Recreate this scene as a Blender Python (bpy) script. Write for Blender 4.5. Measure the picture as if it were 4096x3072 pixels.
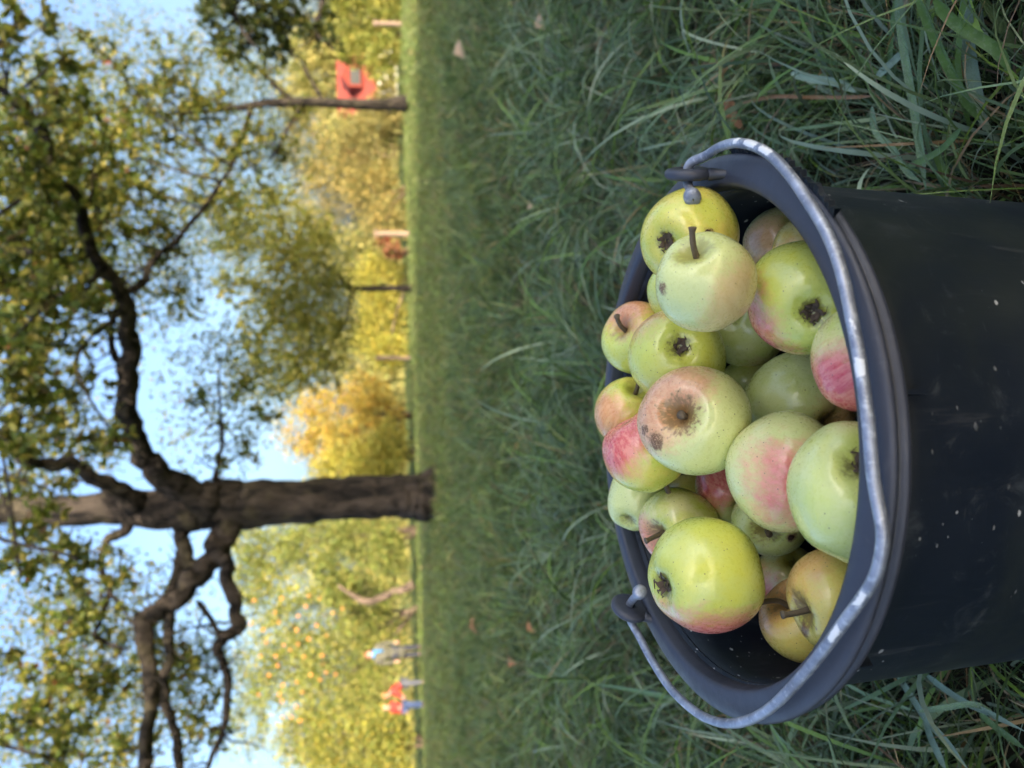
import bpy, bmesh, math, random
import numpy as np
from mathutils import Vector, Matrix

scene = bpy.context.scene
for o in list(bpy.data.objects):
    bpy.data.objects.remove(o, do_unlink=True)

# ------------------------------------------------------------------ camera, sky, sun, exposure
W, H, F = 4096.0, 3072.0, 2900.0            # photograph size and focal length in its pixels
PITCH = math.atan((2048 - 1550) / F)
ROLL = math.radians(1.6)
CAM = np.array([0.0, 0.0, 0.48])
_r0 = np.array([1.0, 0, 0]); FWD = np.array([0, math.cos(PITCH), -math.sin(PITCH)]); _u0 = np.cross(_r0, FWD)
RGT = math.cos(ROLL) * _r0 - math.sin(ROLL) * _u0
UPV = math.sin(ROLL) * _r0 + math.cos(ROLL) * _u0

cam_data = bpy.data.cameras.new('camera')
cam = bpy.data.objects.new('camera', cam_data)
scene.collection.objects.link(cam)
m = Matrix.Identity(4)                       # the phone was held upright, the picture lies on its side
for i in range(3):
    m[i][0] = -UPV[i]; m[i][1] = RGT[i]; m[i][2] = -FWD[i]; m[i][3] = CAM[i]
cam.matrix_world = m
cam_data.sensor_fit = 'HORIZONTAL'
cam_data.sensor_width = 36.0
cam_data.lens = 36.0 * F / W
cam_data.clip_start = 0.02
cam_data.clip_end = 2000
cam_data.dof.use_dof = True
cam_data.dof.focus_distance = 0.44
cam_data.dof.aperture_fstop = 7.4
scene.camera = cam

SUN_EL = math.radians(20)
SUN_AZ = math.radians(150)                   # clockwise from +Y: behind the camera, to the right
SUNV = Vector((math.sin(SUN_AZ) * math.cos(SUN_EL), math.cos(SUN_AZ) * math.cos(SUN_EL), math.sin(SUN_EL)))
world = bpy.data.worlds.new('World'); scene.world = world
world.use_nodes = True
wn = world.node_tree
bg = wn.nodes.get('Background') or wn.nodes.new('ShaderNodeBackground')
sky = wn.nodes.new('ShaderNodeTexSky')
sky.sky_type = 'NISHITA'; sky.sun_disc = False
sky.sun_elevation = SUN_EL; sky.sun_rotation = SUN_AZ
sky.air_density = 1.0; sky.dust_density = 6.5; sky.ozone_density = 3.2
wn.links.new(sky.outputs[0], bg.inputs['Color'])
bg.inputs['Strength'].default_value = 0.15
sun_data = bpy.data.lights.new('sun', 'SUN')
sun_data.energy = 3.1; sun_data.angle = math.radians(0.5); sun_data.color = (1.0, 0.90, 0.74)
sun = bpy.data.objects.new('sun', sun_data); scene.collection.objects.link(sun)
sun.rotation_euler = SUNV.to_track_quat('Z', 'Y').to_euler()
sun.location = (20, -30, 30)
vs = scene.view_settings
vs.view_transform = 'Standard'; vs.look = 'None'; vs.gamma = 1.0; vs.use_curve_mapping = False
vs.exposure = 1.86
scene.cycles.use_adaptive_sampling = True
scene.cycles.adaptive_threshold = 0.02
scene.cycles.use_denoising = True
scene.cycles.max_bounces = 8
scene.cycles.transparent_max_bounces = 8

# ------------------------------------------------------------------ helpers
COL = scene.collection
rng = np.random.default_rng(7)
random.seed(7)

def ray(px, py):
    return FWD - (px - W / 2) / F * UPV - (py - H / 2) / F * RGT

def at(dx, dy, Y):
    """world point on the vertical plane y=Y seen at (dx,dy) of the 2212-pixel-wide view"""
    k = W / 2212.0
    d = ray(dx * k, dy * k)
    return CAM + d * (Y - CAM[1]) / d[1]

def tag(o, label=None, cat=None, group=None, kind=None):
    if label: o['label'] = label
    if cat: o['category'] = cat
    if group: o['group'] = group
    if kind: o['kind'] = kind
    return o

def empty(name, loc=(0, 0, 0)):
    o = bpy.data.objects.new(name, None); COL.objects.link(o)
    o.location = loc; o.empty_display_size = 0.05
    return o

def link(name, me, mat=None, parent=None):
    o = bpy.data.objects.new(name, me); COL.objects.link(o)
    if mat is not None and len(me.materials) == 0: me.materials.append(mat)
    if parent is not None:
        o.parent = parent
        o.matrix_parent_inverse = Matrix.Translation(-Vector(parent.location))
    return o

def mesh_np(name, verts, faces, smooth=True, cols=None, uvs=None):
    """verts (n,3); faces (m,k) array all of the same size; cols (n,3) point colour"""
    verts = np.asarray(verts, np.float32); faces = np.asarray(faces, np.int32)
    me = bpy.data.meshes.new(name)
    nf, k = faces.shape
    me.vertices.add(len(verts)); me.vertices.foreach_set('co', verts.ravel())
    me.loops.add(nf * k); me.loops.foreach_set('vertex_index', faces.ravel())
    me.polygons.add(nf)
    me.polygons.foreach_set('loop_start', np.arange(0, nf * k, k, dtype=np.int32))
    me.polygons.foreach_set('loop_total', np.full(nf, k, np.int32))
    if smooth: me.polygons.foreach_set('use_smooth', np.ones(nf, bool))
    if cols is not None:
        a = me.color_attributes.new('tint', 'FLOAT_COLOR', 'POINT')
        c = np.ones((len(verts), 4), np.float32); c[:, :cols.shape[1]] = cols
        a.data.foreach_set('color', c.ravel())
    me.update(calc_edges=True)
    return me

def mesh_py(name, verts, faces, smooth=True):
    me = bpy.data.meshes.new(name)
    me.from_pydata([tuple(v) for v in verts], [], [tuple(f) for f in faces]); 
    if smooth: me.polygons.foreach_set('use_smooth', np.ones(len(me.polygons), bool))
    me.update(); return me

class MB:
    """collects shapes into one mesh"""
    def __init__(s): s.v = []; s.f = []
    def add(s, v, f):
        n = len(s.v); s.v += [tuple(p) for p in v]; s.f += [tuple(i + n for i in q) for q in f]; return s
    def box(s, c, d, rz=0.0):
        c = np.array(c); q = []
        for x in (-1, 1):
            for y in (-1, 1):
                for z in (-1, 1):
                    a, b = x * d[0] / 2, y * d[1] / 2
                    q.append(c + np.array([a * math.cos(rz) - b * math.sin(rz), a * math.sin(rz) + b * math.cos(rz), z * d[2] / 2]))
        return s.add(q, [(0, 1, 3, 2), (4, 6, 7, 5), (0, 4, 5, 1), (2, 3, 7, 6), (0, 2, 6, 4), (1, 5, 7, 3)])
    def tube(s, pts, rad, n=10, caps=True):
        v, f = tube(pts, rad, n, caps); return s.add(v, f)
    def lathe(s, prof, n, T, caps=False):
        """prof list of (r,h); T(x,y,h) maps to world"""
        v = []; f = []
        for r, h in prof:
            for i in range(n):
                a = 2 * math.pi * i / n; v.append(T(r * math.cos(a), r * math.sin(a), h))
        for j in range(len(prof) - 1):
            for i in range(n):
                k = (i + 1) % n; f.append((j * n + i, j * n + k, (j + 1) * n + k, (j + 1) * n + i))
        if caps:
            f.append(tuple(range(n - 1, -1, -1))); f.append(tuple((len(prof) - 1) * n + i for i in range(n)))
        return s.add(v, f)
    def mesh(s, name, smooth=True): return mesh_py(name, s.v, s.f, smooth)
    def build(s, name, mat, parent=None, smooth=True): return link(name, s.mesh(name, smooth), mat, parent)

def tube(pts, rad, n=10, caps=True):
    pts = np.asarray(pts, float); m = len(pts)
    rad = np.broadcast_to(np.asarray(rad, float), (m,)) if np.ndim(rad) < 2 else np.asarray(rad, float)
    t = np.gradient(pts, axis=0); t /= np.linalg.norm(t, axis=1)[:, None] + 1e-12
    ref = np.array([0, 0, 1.0]) if abs(t[0][2]) < 0.9 else np.array([1.0, 0, 0])
    u = np.cross(t[0], ref); u /= np.linalg.norm(u)
    v = []; f = []; ang = np.arange(n) * 2 * np.pi / n
    for j in range(m):
        u = u - t[j] * (u @ t[j]); u /= np.linalg.norm(u) + 1e-12
        w = np.cross(t[j], u)
        rr = rad[j]
        v.append(pts[j] + rr * (np.cos(ang)[:, None] * u + np.sin(ang)[:, None] * w) if np.ndim(rr) == 0 else pts[j] + rr[:, None] * (np.cos(ang)[:, None] * u + np.sin(ang)[:, None] * w))
    v = np.concatenate(v)
    for j in range(m - 1):
        for i in range(n):
            k = (i + 1) % n; f.append((j * n + i, j * n + k, (j + 1) * n + k, (j + 1) * n + i))
    if caps:
        f.append(tuple(range(n - 1, -1, -1))); f.append(tuple((m - 1) * n + i for i in range(n)))
    return v, f

def smooth_path(pts, k=6, closed=False):
    p = np.asarray(pts, float); out = []
    q = np.vstack([2 * p[0] - p[1], p, 2 * p[-1] - p[-2]])
    for i in range(1, len(q) - 2):
        a, b, c, d = q[i - 1], q[i], q[i + 1], q[i + 2]
        for t in np.linspace(0, 1, k, endpoint=False):
            out.append(0.5 * (2 * b + (c - a) * t + (2 * a - 5 * b + 4 * c - d) * t * t + (3 * b - a - 3 * c + d) * t ** 3))
    out.append(p[-1]); return np.array(out)

# ---- materials
class NT:
    def __init__(s, name):
        s.m = bpy.data.materials.new(name); s.m.use_nodes = True; s.t = s.m.node_tree
        s.t.nodes.clear(); s.out = s.n('ShaderNodeOutputMaterial')
    def n(s, typ, **kw):
        x = s.t.nodes.new(typ)
        for k, v in kw.items(): setattr(x, k, v)
        return x
    def l(s, a, b): s.t.links.new(a, b)
    def set(s, inp, v):
        if isinstance(v, bpy.types.NodeSocket): s.l(v, inp)
        else: inp.default_value = v
    def math(s, op, a, b=None, clamp=False):
        x = s.n('ShaderNodeMath', operation=op, use_clamp=clamp); s.set(x.inputs[0], a)
        if b is not None: s.set(x.inputs[1], b)
        return x.outputs[0]
    def vmath(s, op, a, b=None):
        x = s.n('ShaderNodeVectorMath', operation=op); s.set(x.inputs[0], a)
        if b is not None: s.set(x.inputs[1], b)
        return x.outputs['Value'] if op in ('DOT_PRODUCT', 'LENGTH', 'DISTANCE') else x.outputs[0]
    def mix(s, f, a, b, mode='MIX'):
        x = s.n('ShaderNodeMix', data_type='RGBA', blend_type=mode); s.set(x.inputs[0], f)
        s.set(x.inputs[6], a if not isinstance(a, tuple) else (*a[:3], 1)); s.set(x.inputs[7], b if not isinstance(b, tuple) else (*b[:3], 1))
        return x.outputs[2]
    def rng(s, v, a, b, c=0.0, d=1.0, smooth=True):
        x = s.n('ShaderNodeMapRange', interpolation_type='SMOOTHSTEP' if smooth else 'LINEAR')
        s.set(x.inputs[0], v)
        for i, q in enumerate((a, b, c, d)): s.set(x.inputs[i + 1], q)
        return x.outputs[0]
    def noise(s, vec, scale, detail=3.0, rough=0.55, dist=0.0):
        x = s.n('ShaderNodeTexNoise'); 
        if vec is not None: s.set(x.inputs['Vector'], vec)
        x.inputs['Scale'].default_value = scale; x.inputs['Detail'].default_value = detail
        x.inputs['Roughness'].default_value = rough; x.inputs['Distortion'].default_value = dist
        return x.outputs[0]
    def voro(s, vec, scale, out='Distance', rand=1.0):
        x = s.n('ShaderNodeTexVoronoi'); s.set(x.inputs['Vector'], vec); x.inputs['Scale'].default_value = scale
        x.inputs['Randomness'].default_value = rand
        return x.outputs[out]
    def obj(s): return s.n('ShaderNodeTexCoord').outputs['Object']
    def pos(s): return s.n('ShaderNodeNewGeometry').outputs['Position']
    def attr(s, name, typ='GEOMETRY', out='Color'):
        x = s.n('ShaderNodeAttribute', attribute_type=typ); x.attribute_name = name; return x.outputs[out]
    def bump(s, h, strength=0.3, dist=0.01):
        x = s.n('ShaderNodeBump'); s.set(x.inputs['Height'], h); x.inputs['Strength'].default_value = strength
        x.inputs['Distance'].default_value = dist; return x.outputs[0]
    def bsdf(s, color, rough=0.5, metal=0.0, normal=None, spec=0.5, **kw):
        x = s.n('ShaderNodeBsdfPrincipled')
        s.set(x.inputs['Base Color'], (*color[:3], 1) if isinstance(color, tuple) else color)
        s.set(x.inputs['Roughness'], rough); s.set(x.inputs['Metallic'], metal); s.set(x.inputs['Specular IOR Level'], spec)
        if normal is not None: s.l(normal, x.inputs['Normal'])
        for k, v in kw.items(): s.set(x.inputs[k.replace('_', ' ')], v)
        return x.outputs[0]
    def done(s, sh): s.l(sh, s.out.inputs['Surface']); return s.m

def simple_mat(name, col, rough=0.6, var=0.25, scale=20.0, bump=0.2, metal=0.0, bdist=0.005):
    t = NT(name); o = t.obj(); nz = t.noise(o, scale, 4)
    c = t.mix(nz, tuple(x * (1 - var) for x in col), tuple(min(1, x * (1 + var)) for x in col))
    return t.done(t.bsdf(c, rough, metal, t.bump(t.noise(o, scale * 3, 4), bump, bdist)))

def leaf_mat(name, trans=0.35, rough=0.5):
    t = NT(name); c = t.attr('tint')
    c2 = t.mix(t.noise(t.pos(), 9.0, 2), c, t.mix(0.6, c, (0.02, 0.03, 0.008)))
    b = t.bsdf(c2, rough, 0.0, None, 0.35)
    tr = t.n('ShaderNodeBsdfTranslucent'); t.l(t.mix(0.3, c2, (0.35, 0.33, 0.03)), tr.inputs[0])
    mx = t.n('ShaderNodeMixShader'); mx.inputs[0].default_value = trans; t.l(b, mx.inputs[1]); t.l(tr.outputs[0], mx.inputs[2])
    return t.done(mx.outputs[0])

def bark_mat(name, dark, light, moss, scale=9.0):
    t = NT(name); o = t.obj()
    mp = t.n('ShaderNodeMapping'); t.l(o, mp.inputs[0]); mp.inputs['Scale'].default_value = (1, 1, 0.35)
    n1 = t.noise(mp.outputs[0], scale, 6, 0.65, 0.6); n2 = t.noise(o, 3.5, 3)
    v = t.voro(mp.outputs[0], scale * 2.4)
    c = t.mix(t.rng(n1, 0.35, 0.65), dark, light)
    c = t.mix(t.rng(n2, 0.52, 0.7, 0, 0.55), c, moss)
    h = t.math('ADD', t.math('MULTIPLY', n1, 1.0), t.math('MULTIPLY', v, 0.7))
    return t.done(t.bsdf(c, 0.9, 0.0, t.bump(h, 0.9, 0.03), 0.2))

M = {}
M['leaf'] = leaf_mat('leaf', 0.48)
M['leaf_far'] = leaf_mat('leaf_far', 0.25, 0.6)
M['bark'] = bark_mat('bark', (0.006, 0.005, 0.0042), (0.060, 0.046, 0.035), (0.075, 0.062, 0.034))
M['bark_pale'] = bark_mat('bark_pale', (0.05, 0.035, 0.025), (0.20, 0.14, 0.10), (0.16, 0.13, 0.07))

# ------------------------------------------------------------------ ground
def ground_z(x, y):
    x = np.asarray(x, float); y = np.asarray(y, float)
    d = np.clip((y - 8.0) / 16.0, 0, 1)
    z = -0.36 * d * d * (3 - 2 * d)
    z = z - 0.03 * np.clip(y - 34, 0, 60)
    z = z + 0.012 * np.sin(x * 2.1 + 1) * np.sin(y * 1.7) * np.clip((np.hypot(x + .03, y - .43) - .5), 0, 1)
    z = z + 0.035 * np.sin(x * .7 + .5) * np.sin(y * .55 + 1) * np.clip((y - 2.5) / 3, 0, 1)
    return z

def grid_axis(a, b, n, p=2.2):
    t = np.linspace(-1, 1, n); return np.sign(t) * np.abs(t) ** p
gx = np.concatenate([-np.geomspace(900, 6.0, 40), np.linspace(-5.8, 5.8, 60), np.geomspace(6.0, 900, 40)])
gy = np.concatenate([-np.geomspace(900, 3.0, 30), np.linspace(-2.8, 30, 140), np.geomspace(30.5, 900, 30)])
GX, GY = np.meshgrid(gx, gy)
gv = np.stack([GX.ravel(), GY.ravel(), ground_z(GX.ravel(), GY.ravel())], -1)
nx, ny = len(gx), len(gy)
ii = (np.arange(ny - 1)[:, None] * nx + np.arange(nx - 1)[None, :]).ravel()
gf = np.stack([ii, ii + 1, ii + nx + 1, ii + nx], -1)
t = NT('soil_and_turf'); p = t.pos()
n1 = t.noise(p, 2.2, 5); n2 = t.noise(p, 40, 5); sep = t.n('ShaderNodeSeparateXYZ'); t.l(p, sep.inputs[0])
turf = t.mix(n1, (0.09, 0.125, 0.022), (0.17, 0.195, 0.045)); turf = t.mix(t.math('MULTIPLY', n2, 0.7), turf, (0.03, 0.04, 0.015))
soil = t.mix(n2, (0.010, 0.008, 0.005), (0.028, 0.024, 0.012))
far = t.rng(t.vmath('LENGTH', p), 1.4, 4.5)
M['ground'] = t.done(t.bsdf(t.mix(far, soil, turf), 0.95, 0.0, t.bump(n2, 0.6, 0.03), 0.1))
ground = link('ground', mesh_np('ground', gv, gf), M['ground']); ground['kind'] = 'structure'

# ------------------------------------------------------------------ foliage
def leaf_batch(pos, dirs, size, tint, narrow=0.5):
    """pointed folded leaves: 6 verts, 4 quads-as-tris"""
    n = len(pos); d = dirs / (np.linalg.norm(dirs, axis=1)[:, None] + 1e-9)
    rnd = rng.normal(size=(n, 3)); s = np.cross(d, rnd); s /= np.linalg.norm(s, axis=1)[:, None] + 1e-9
    nn = np.cross(d, s)
    L = size[:, None]; w = L * narrow * 0.5
    fold = 0.18 * L
    v = np.stack([pos, pos + d * L * .35 + s * w - nn * fold * .6, pos + d * L * .38, pos + d * L * .35 - s * w - nn * fold * .6,
                  pos + d * L * .72 + s * w * .75 - nn * fold, pos + d * L * .72 - s * w * .75 - nn * fold, pos + d * L - nn * fold * 1.2], 1)
    b = (np.arange(n) * 7)[:, None]
    quads = np.array([[0, 1, 2, 2], [0, 2, 3, 3]])
    tri = np.array([[0, 1, 2], [0, 2, 3], [1, 4, 2], [2, 5, 3], [2, 4, 6], [2, 6, 5]])
    f = (b[:, :, None] + tri[None]).reshape(-1, 3)
    return v.reshape(-1, 3), f, np.repeat(tint, 7, 0)

def diamond_batch(pos, dirs, size, tint, narrow=0.62):
    n = len(pos); d = dirs / (np.linalg.norm(dirs, axis=1)[:, None] + 1e-9)
    s = np.cross(d, rng.normal(size=(n, 3))); s /= np.linalg.norm(s, axis=1)[:, None] + 1e-9
    nn = np.cross(d, s); L = size[:, None]
    v = np.stack([pos, pos + d * L * .45 + s * L * narrow * .5 - nn * L * .12, pos + d * L, pos + d * L * .45 - s * L * narrow * .5 - nn * L * .12], 1)
    b = (np.arange(n) * 4)[:, None]
    f = (b[:, :, None] + np.array([[0, 1, 2], [0, 2, 3]])[None]).reshape(-1, 3)
    return v.reshape(-1, 3), f, np.repeat(tint, 4, 0)

def pick(pal, n):
    cols = np.array([c for c, w in pal]); w = np.array([w for c, w in pal], float)
    i = rng.choice(len(pal), n, p=w / w.sum())
    return cols[i] * rng.uniform(0.62, 1.42, (n, 1))

def unit(n):
    v = rng.normal(size=(n, 3)); return v / np.linalg.norm(v, axis=1)[:, None]

def limb_pts(pix, Y, wob=.30):
    """pix list of (dx,dy,width_px2212); Y list of depths -> smooth points and radii"""
    Y = np.interp(np.linspace(0, 1, len(pix)), np.linspace(0, 1, len(Y)), Y)
    p = np.array([at(a, b, y) for (a, b, w), y in zip(pix, Y)])
    r = np.array([w * (W / 2212) / F * y / 2 for (a, b, w), y in zip(pix, Y)])
    q = smooth_path(np.hstack([p, r[:, None]]), 6)
    jit = rng.normal(0, wob, (len(q), 3)) * q[:, 3:4]; jit[0] = jit[-1] = 0; jit[1:-1] = (jit[:-2] + jit[1:-1] * 2 + jit[2:]) / 4; q[:, :3] += jit * np.clip(np.arange(len(q)) / 8, 0, 1)[:, None]
    return q[:, :3], np.maximum(q[:, 3], 0.002)

def rough_tube(pts, rad, n=14, amt=0.10):
    m = len(pts); ph = rng.uniform(0, 6.28, 4)
    a = np.arange(n) * 2 * np.pi / n; s = np.arange(m)
    R = rad[:, None] * (1 + amt * (0.5 * np.sin(3 * a[None] + ph[0] + s[:, None] * .21) + .4 * np.sin(5 * a[None] + ph[1] - s[:, None] * .33) + .35 * np.sin(s[:, None] * .9 + ph[2]) + rng.normal(0, .35, (m, n))))
    return tube(pts, R, n)

def clump_leaves(clumps, skel, palette, leaf=(0.055, 0.085), ros=(3, 6), gaps=(), twig_r=0.004, leaffn=leaf_batch):
    """each clump: (dx,dy,depth,radius,n_twigs). returns twig MB and leaf arrays"""
    tw = MB(); lp = []; ld = []
    for (dx, dy, Y, R, n) in clumps:
        c = at(dx, dy, Y)
        k = np.argmin(np.linalg.norm(skel - c, axis=1)); s = skel[k]
        d = c - s; L = np.linalg.norm(d)
        if L > 0.15:
            mid = (s + c) / 2 + rng.normal(0, .06 * L, 3) + np.array([0, 0, .08 * L])
            pp = smooth_path([s, mid, c, c + d / L * R * .5], 5)
            tw.tube(pp, np.linspace(max(.006, .012 * R + .008 * L), .004, len(pp)), 6)
        for _ in range(int(n * DENS)):
            o = c + unit(1)[0] * R * rng.uniform(0, .55) 
            dr = (o - c) / R + unit(1)[0] * .8 + np.array([0, 0, .15]); dr /= np.linalg.norm(dr)
            tl = R * rng.uniform(.5, 1.0)
            q = [o]; dd = dr.copy()
            for j in range(4):
                dd = dd + rng.normal(0, .22, 3) + np.array([0, 0, -.03]); dd /= np.linalg.norm(dd); q.append(q[-1] + dd * tl / 4)
            q = np.array(q)
            tw.tube(q, np.linspace(twig_r, twig_r * .4, 5), 4)
            nr = max(3, int(tl / 0.055)) 
            for tt in rng.uniform(.1, 1, nr):
                i = min(3, int(tt * 4)); b = q[i] + (q[i + 1] - q[i]) * (tt * 4 - i)
                k = rng.integers(*ros)
                for _k in range(k):
                    lp.append(b); ld.append(unit(1)[0] + (q[i + 1] - q[i]) / (tl / 4) * .4 + np.array([0, 0, -.25]))
    lp = np.array(lp); ld = np.array(ld)
    v, f, c = leaffn(lp, ld, rng.uniform(leaf[0], leaf[1], len(lp)), pick(palette, len(lp)))
    return tw, v, f, c

DENS = 1.35
PAL_MAIN = [((0.10, 0.145, 0.022), 4), ((0.16, 0.21, 0.03), 4), ((0.28, 0.27, 0.045), 4), ((0.46, 0.37, 0.07), 3), ((0.20, 0.10, 0.05), .5), ((0.30, 0.06, 0.03), .08)]
PAL_OLIVE = [((0.30, 0.33, 0.06), 4), ((0.46, 0.40, 0.08), 3), ((0.56, 0.45, 0.10), 2), ((0.17, 0.20, 0.04), 2)]

def apple_tree(label, base, trunk, limbs, clumps, palette, leaf=(.05, .09), bark='bark', group=None, leaffn=leaf_batch, twig_r=.004, ros=(3, 6), name='apple_tree', clouds=()):
    root = empty(name, base)
    tag(root, label, 'tree', group)
    mb = MB(); mb.add(*rough_tube(*trunk, n=18, amt=.07)); mb.build('trunk', M[bark], root)
    skel = [trunk[0][len(trunk[0]) // 2:]]
    for (p, r) in limbs:
        b = MB(); b.add(*rough_tube(p, r, n=12, amt=.17)); skel.append(p)
        for _ in range(len(p) // 4):                       # short side spurs
            i = rng.integers(4, len(p) - 1); d = unit(1)[0] + np.array([0, -.2, .2]); d /= np.linalg.norm(d); L = rng.uniform(.12, .5) * (p[0][1] / 7.7) ** .5
            sp_ = [p[i]]
            for _k in range(4): d = d + rng.normal(0, .3, 3); d /= np.linalg.norm(d); sp_.append(sp_[-1] + d * L / 4)
            b.tube(np.array(sp_), np.linspace(min(r[i] * .6, .014), .003, 5), 6)
        b.build('limb', M[bark], root)
    skel = np.concatenate(skel)
    tw, v, f, c = clump_leaves(clumps, skel, palette, leaf, leaffn=leaffn, twig_r=twig_r, ros=ros)
    for (dx, dy, Y, rx, ry, k) in clouds:
        cc = at(dx, dy, Y); u = W / 2212 / F * Y; nk = int(k * 1.55) // 5
        a = unit(nk) * (rng.uniform(0, 1, nk) ** .42)[:, None] * np.array([ry * u, max(rx, ry) * u * .7, rx * u])
        pp = np.repeat(cc + a, 5, 0) + rng.normal(0, .03 + .0035 * Y, (nk * 5, 3))
        v2, f2, c2 = diamond_batch(pp, unit(len(pp)) + np.array([0, 0, -.3]), rng.uniform(leaf[0] * .75, leaf[1] * .72, len(pp)), pick(palette, len(pp)))
        f = np.concatenate([f, f2 + len(v)]); v = np.concatenate([v, v2]); c = np.concatenate([c, c2])
    if tw.v: tw.build('twigs', M[bark], root)['kind'] = 'stuff'
    link('crown', mesh_np('crown', v, f, False, c), M['leaf'], root)
    return root

# ---- the old apple tree in the middle
TRK = limb_pts([(950, 1064, 128), (932, 1067, 106), (900, 1070, 97), (870, 1072, 92), (800, 1075, 90), (700, 1078, 90), (600, 1082, 92), (520, 1087, 100), (450, 1093, 96), (400, 1097, 88), (330, 1099, 76), (250, 1098, 66), (150, 1100, 60), (60, 1102, 54), (-60, 1104, 46), (-250, 1106, 30)], [7.7, 7.7], .07)
LIMBS = [limb_pts(a, b) for a, b in [
    ([(455, 1085, 80), (400, 1060, 58), (349, 1025, 50), (312, 985, 44), (292, 940, 40), (277, 890, 40), (274, 810, 40), (280, 740, 36), (279, 687, 32), (262, 630, 28), (201, 545, 24), (172, 445, 20), (150, 405, 18), (115, 371, 18), (94, 282, 17), (67, 250, 16), (27, 215, 14), (-20, 170, 12)], [7.6, 7.2, 6.6, 6.1, 5.8]),
    ([(282, 790, 14), (250, 774, 14), (242, 735, 13), (242, 699, 13), (262, 650, 14), (290, 622, 15), (317, 602, 15), (322, 575, 14), (349, 545, 12), (376, 527, 11), (403, 494, 10), (456, 427, 8), (500, 360, 5)], [6.9, 7.0, 7.4, 7.8]),
    ([(300, 1090, 48), (255, 1058, 36), (205, 1033, 30), (161, 1003, 27), (107, 1006, 25), (54, 991, 22), (13, 954, 20), (-30, 915, 18)], [7.6, 7.0, 6.4]),
    ([(462, 1060, 14), (466, 1035, 11), (473, 991, 9), (481, 937, 8), (475, 884, 6), (473, 808, 4), (478, 760, 3)], [7.6, 7.6]),
    ([(505, 1090, 78), (490, 1127, 58), (465, 1190, 46), (425, 1250, 42), (379, 1296, 38), (333, 1322, 36), (309, 1350, 35), (318, 1424, 31), (325, 1526, 29), (312, 1659, 27), (300, 1750, 24)], [7.7, 7.4, 7.2, 7.0]),
    ([(395, 1110, 46), (392, 1150, 30), (398, 1190, 27), (420, 1225, 25), (436, 1242, 22)], [7.7, 7.45]),
    ([(396, 1170, 26), (385, 1230, 22), (368, 1286, 20), (363, 1342, 20), (363, 1424, 20), (353, 1501, 19), (376, 1577, 18), (386, 1659, 17), (392, 1740, 15)], [7.8, 8.2]),
    ([(470, 1185, 36), (490, 1215, 28), (492, 1260, 27), (512, 1310, 26), (515, 1355, 26), (488, 1378, 24), (472, 1398, 20), (489, 1450, 17), (491, 1526, 15), (481, 1577, 13), (460, 1629, 11), (440, 1690, 9)], [7.4, 7.2, 7.0]),
    ([(428, 1300, 11), (450, 1330, 11), (478, 1375, 10)], [7.2, 7.2]),
    ([(276, 1120, 24), (268, 1150, 20), (230, 1168, 16), (222, 1219, 13), (235, 1281, 12), (216, 1342, 9), (204, 1373, 9), (240, 1392, 8), (276, 1402, 6)], [7.7, 7.4]),
    ([(233, 1275, 9), (258, 1305, 7), (281, 1337, 4)], [7.5, 7.5]),
    ([(-20, 1600, 10), (0, 1608, 9), (77, 1629, 7), (143, 1649, 5)], [6.0, 6.2]),
]]
CL = [  # dx, dy, depth, radius, twigs
    (60, 480, 6.0, .5, 30), (30, 620, 5.6, .5, 26), (140, 570, 7, .5, 26), (200, 440, 7.4, .5, 30), (130, 330, 6.5, .45, 22), (50, 360, 5.6, .4, 18),
    (230, 300, 8, .5, 24), (290, 400, 8.2, .5, 24), (90, 740, 6, .45, 20), (160, 690, 6.5, .4, 14), (55, 900, 6, .45, 20), (165, 850, 6.5, .35, 14),
    (190, 950, 6.0, .28, 10), (20, 130, 4.8, .28, 9), (110, 190, 5.4, .26, 8), (90, 60, 5.6, .2, 4), (230, 120, 7.5, .35, 9), (180, 230, 6.6, .3, 9), (330, 500, 8, .4, 14), (220, 580, 7.6, .35, 10),
    (60, 1180, 5.6, .26, 8), (150, 1235, 6, .28, 9), (190, 1330, 7.4, .42, 16), (120, 1450, 7, .42, 18), (230, 1480, 7.8, .45, 20), (60, 1560, 6, .4, 16), (140, 1620, 6.3, .38, 16),
    (400, 1440, 8.5, .42, 16), (385, 1250, 8.5, .32, 10), (430, 1560, 8.8, .45, 14), (260, 1230, 7.2, .26, 8), (110, 1060, 6.0, .26, 8), (265, 1620, 7.4, .4, 14), (340, 1380, 8.6, .35, 10),
    (430, 870, 7.4, .14, 3), (375, 640, 8, .26, 7), (560, 900, 7.6, .2, 5), (520, 830, 7.8, .2, 5), (475, 1000, 7.6, .16, 3), (540, 980, 7.8, .18, 4), (20, 1420, 6.2, .22, 5), (40, 1060, 6.2, .2, 5), (20, 800, 5.6, .35, 12),
    (250, 950, 5.2, .12, 4), (60, 970, 4.6, .14, 5), (150, 1200, 4.6, .12, 4), (40, 1220, 4.8, .14, 4), (110, 640, 4.8, .2, 7), (60, 540, 4.4, .2, 7), (200, 660, 5.0, .16, 5), (40, 720, 4.4, .16, 5), (130, 130, 4.6, .12, 3), (60, 270, 4.6, .16, 5), (30, 60, 4.4, .14, 4),
]
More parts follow.
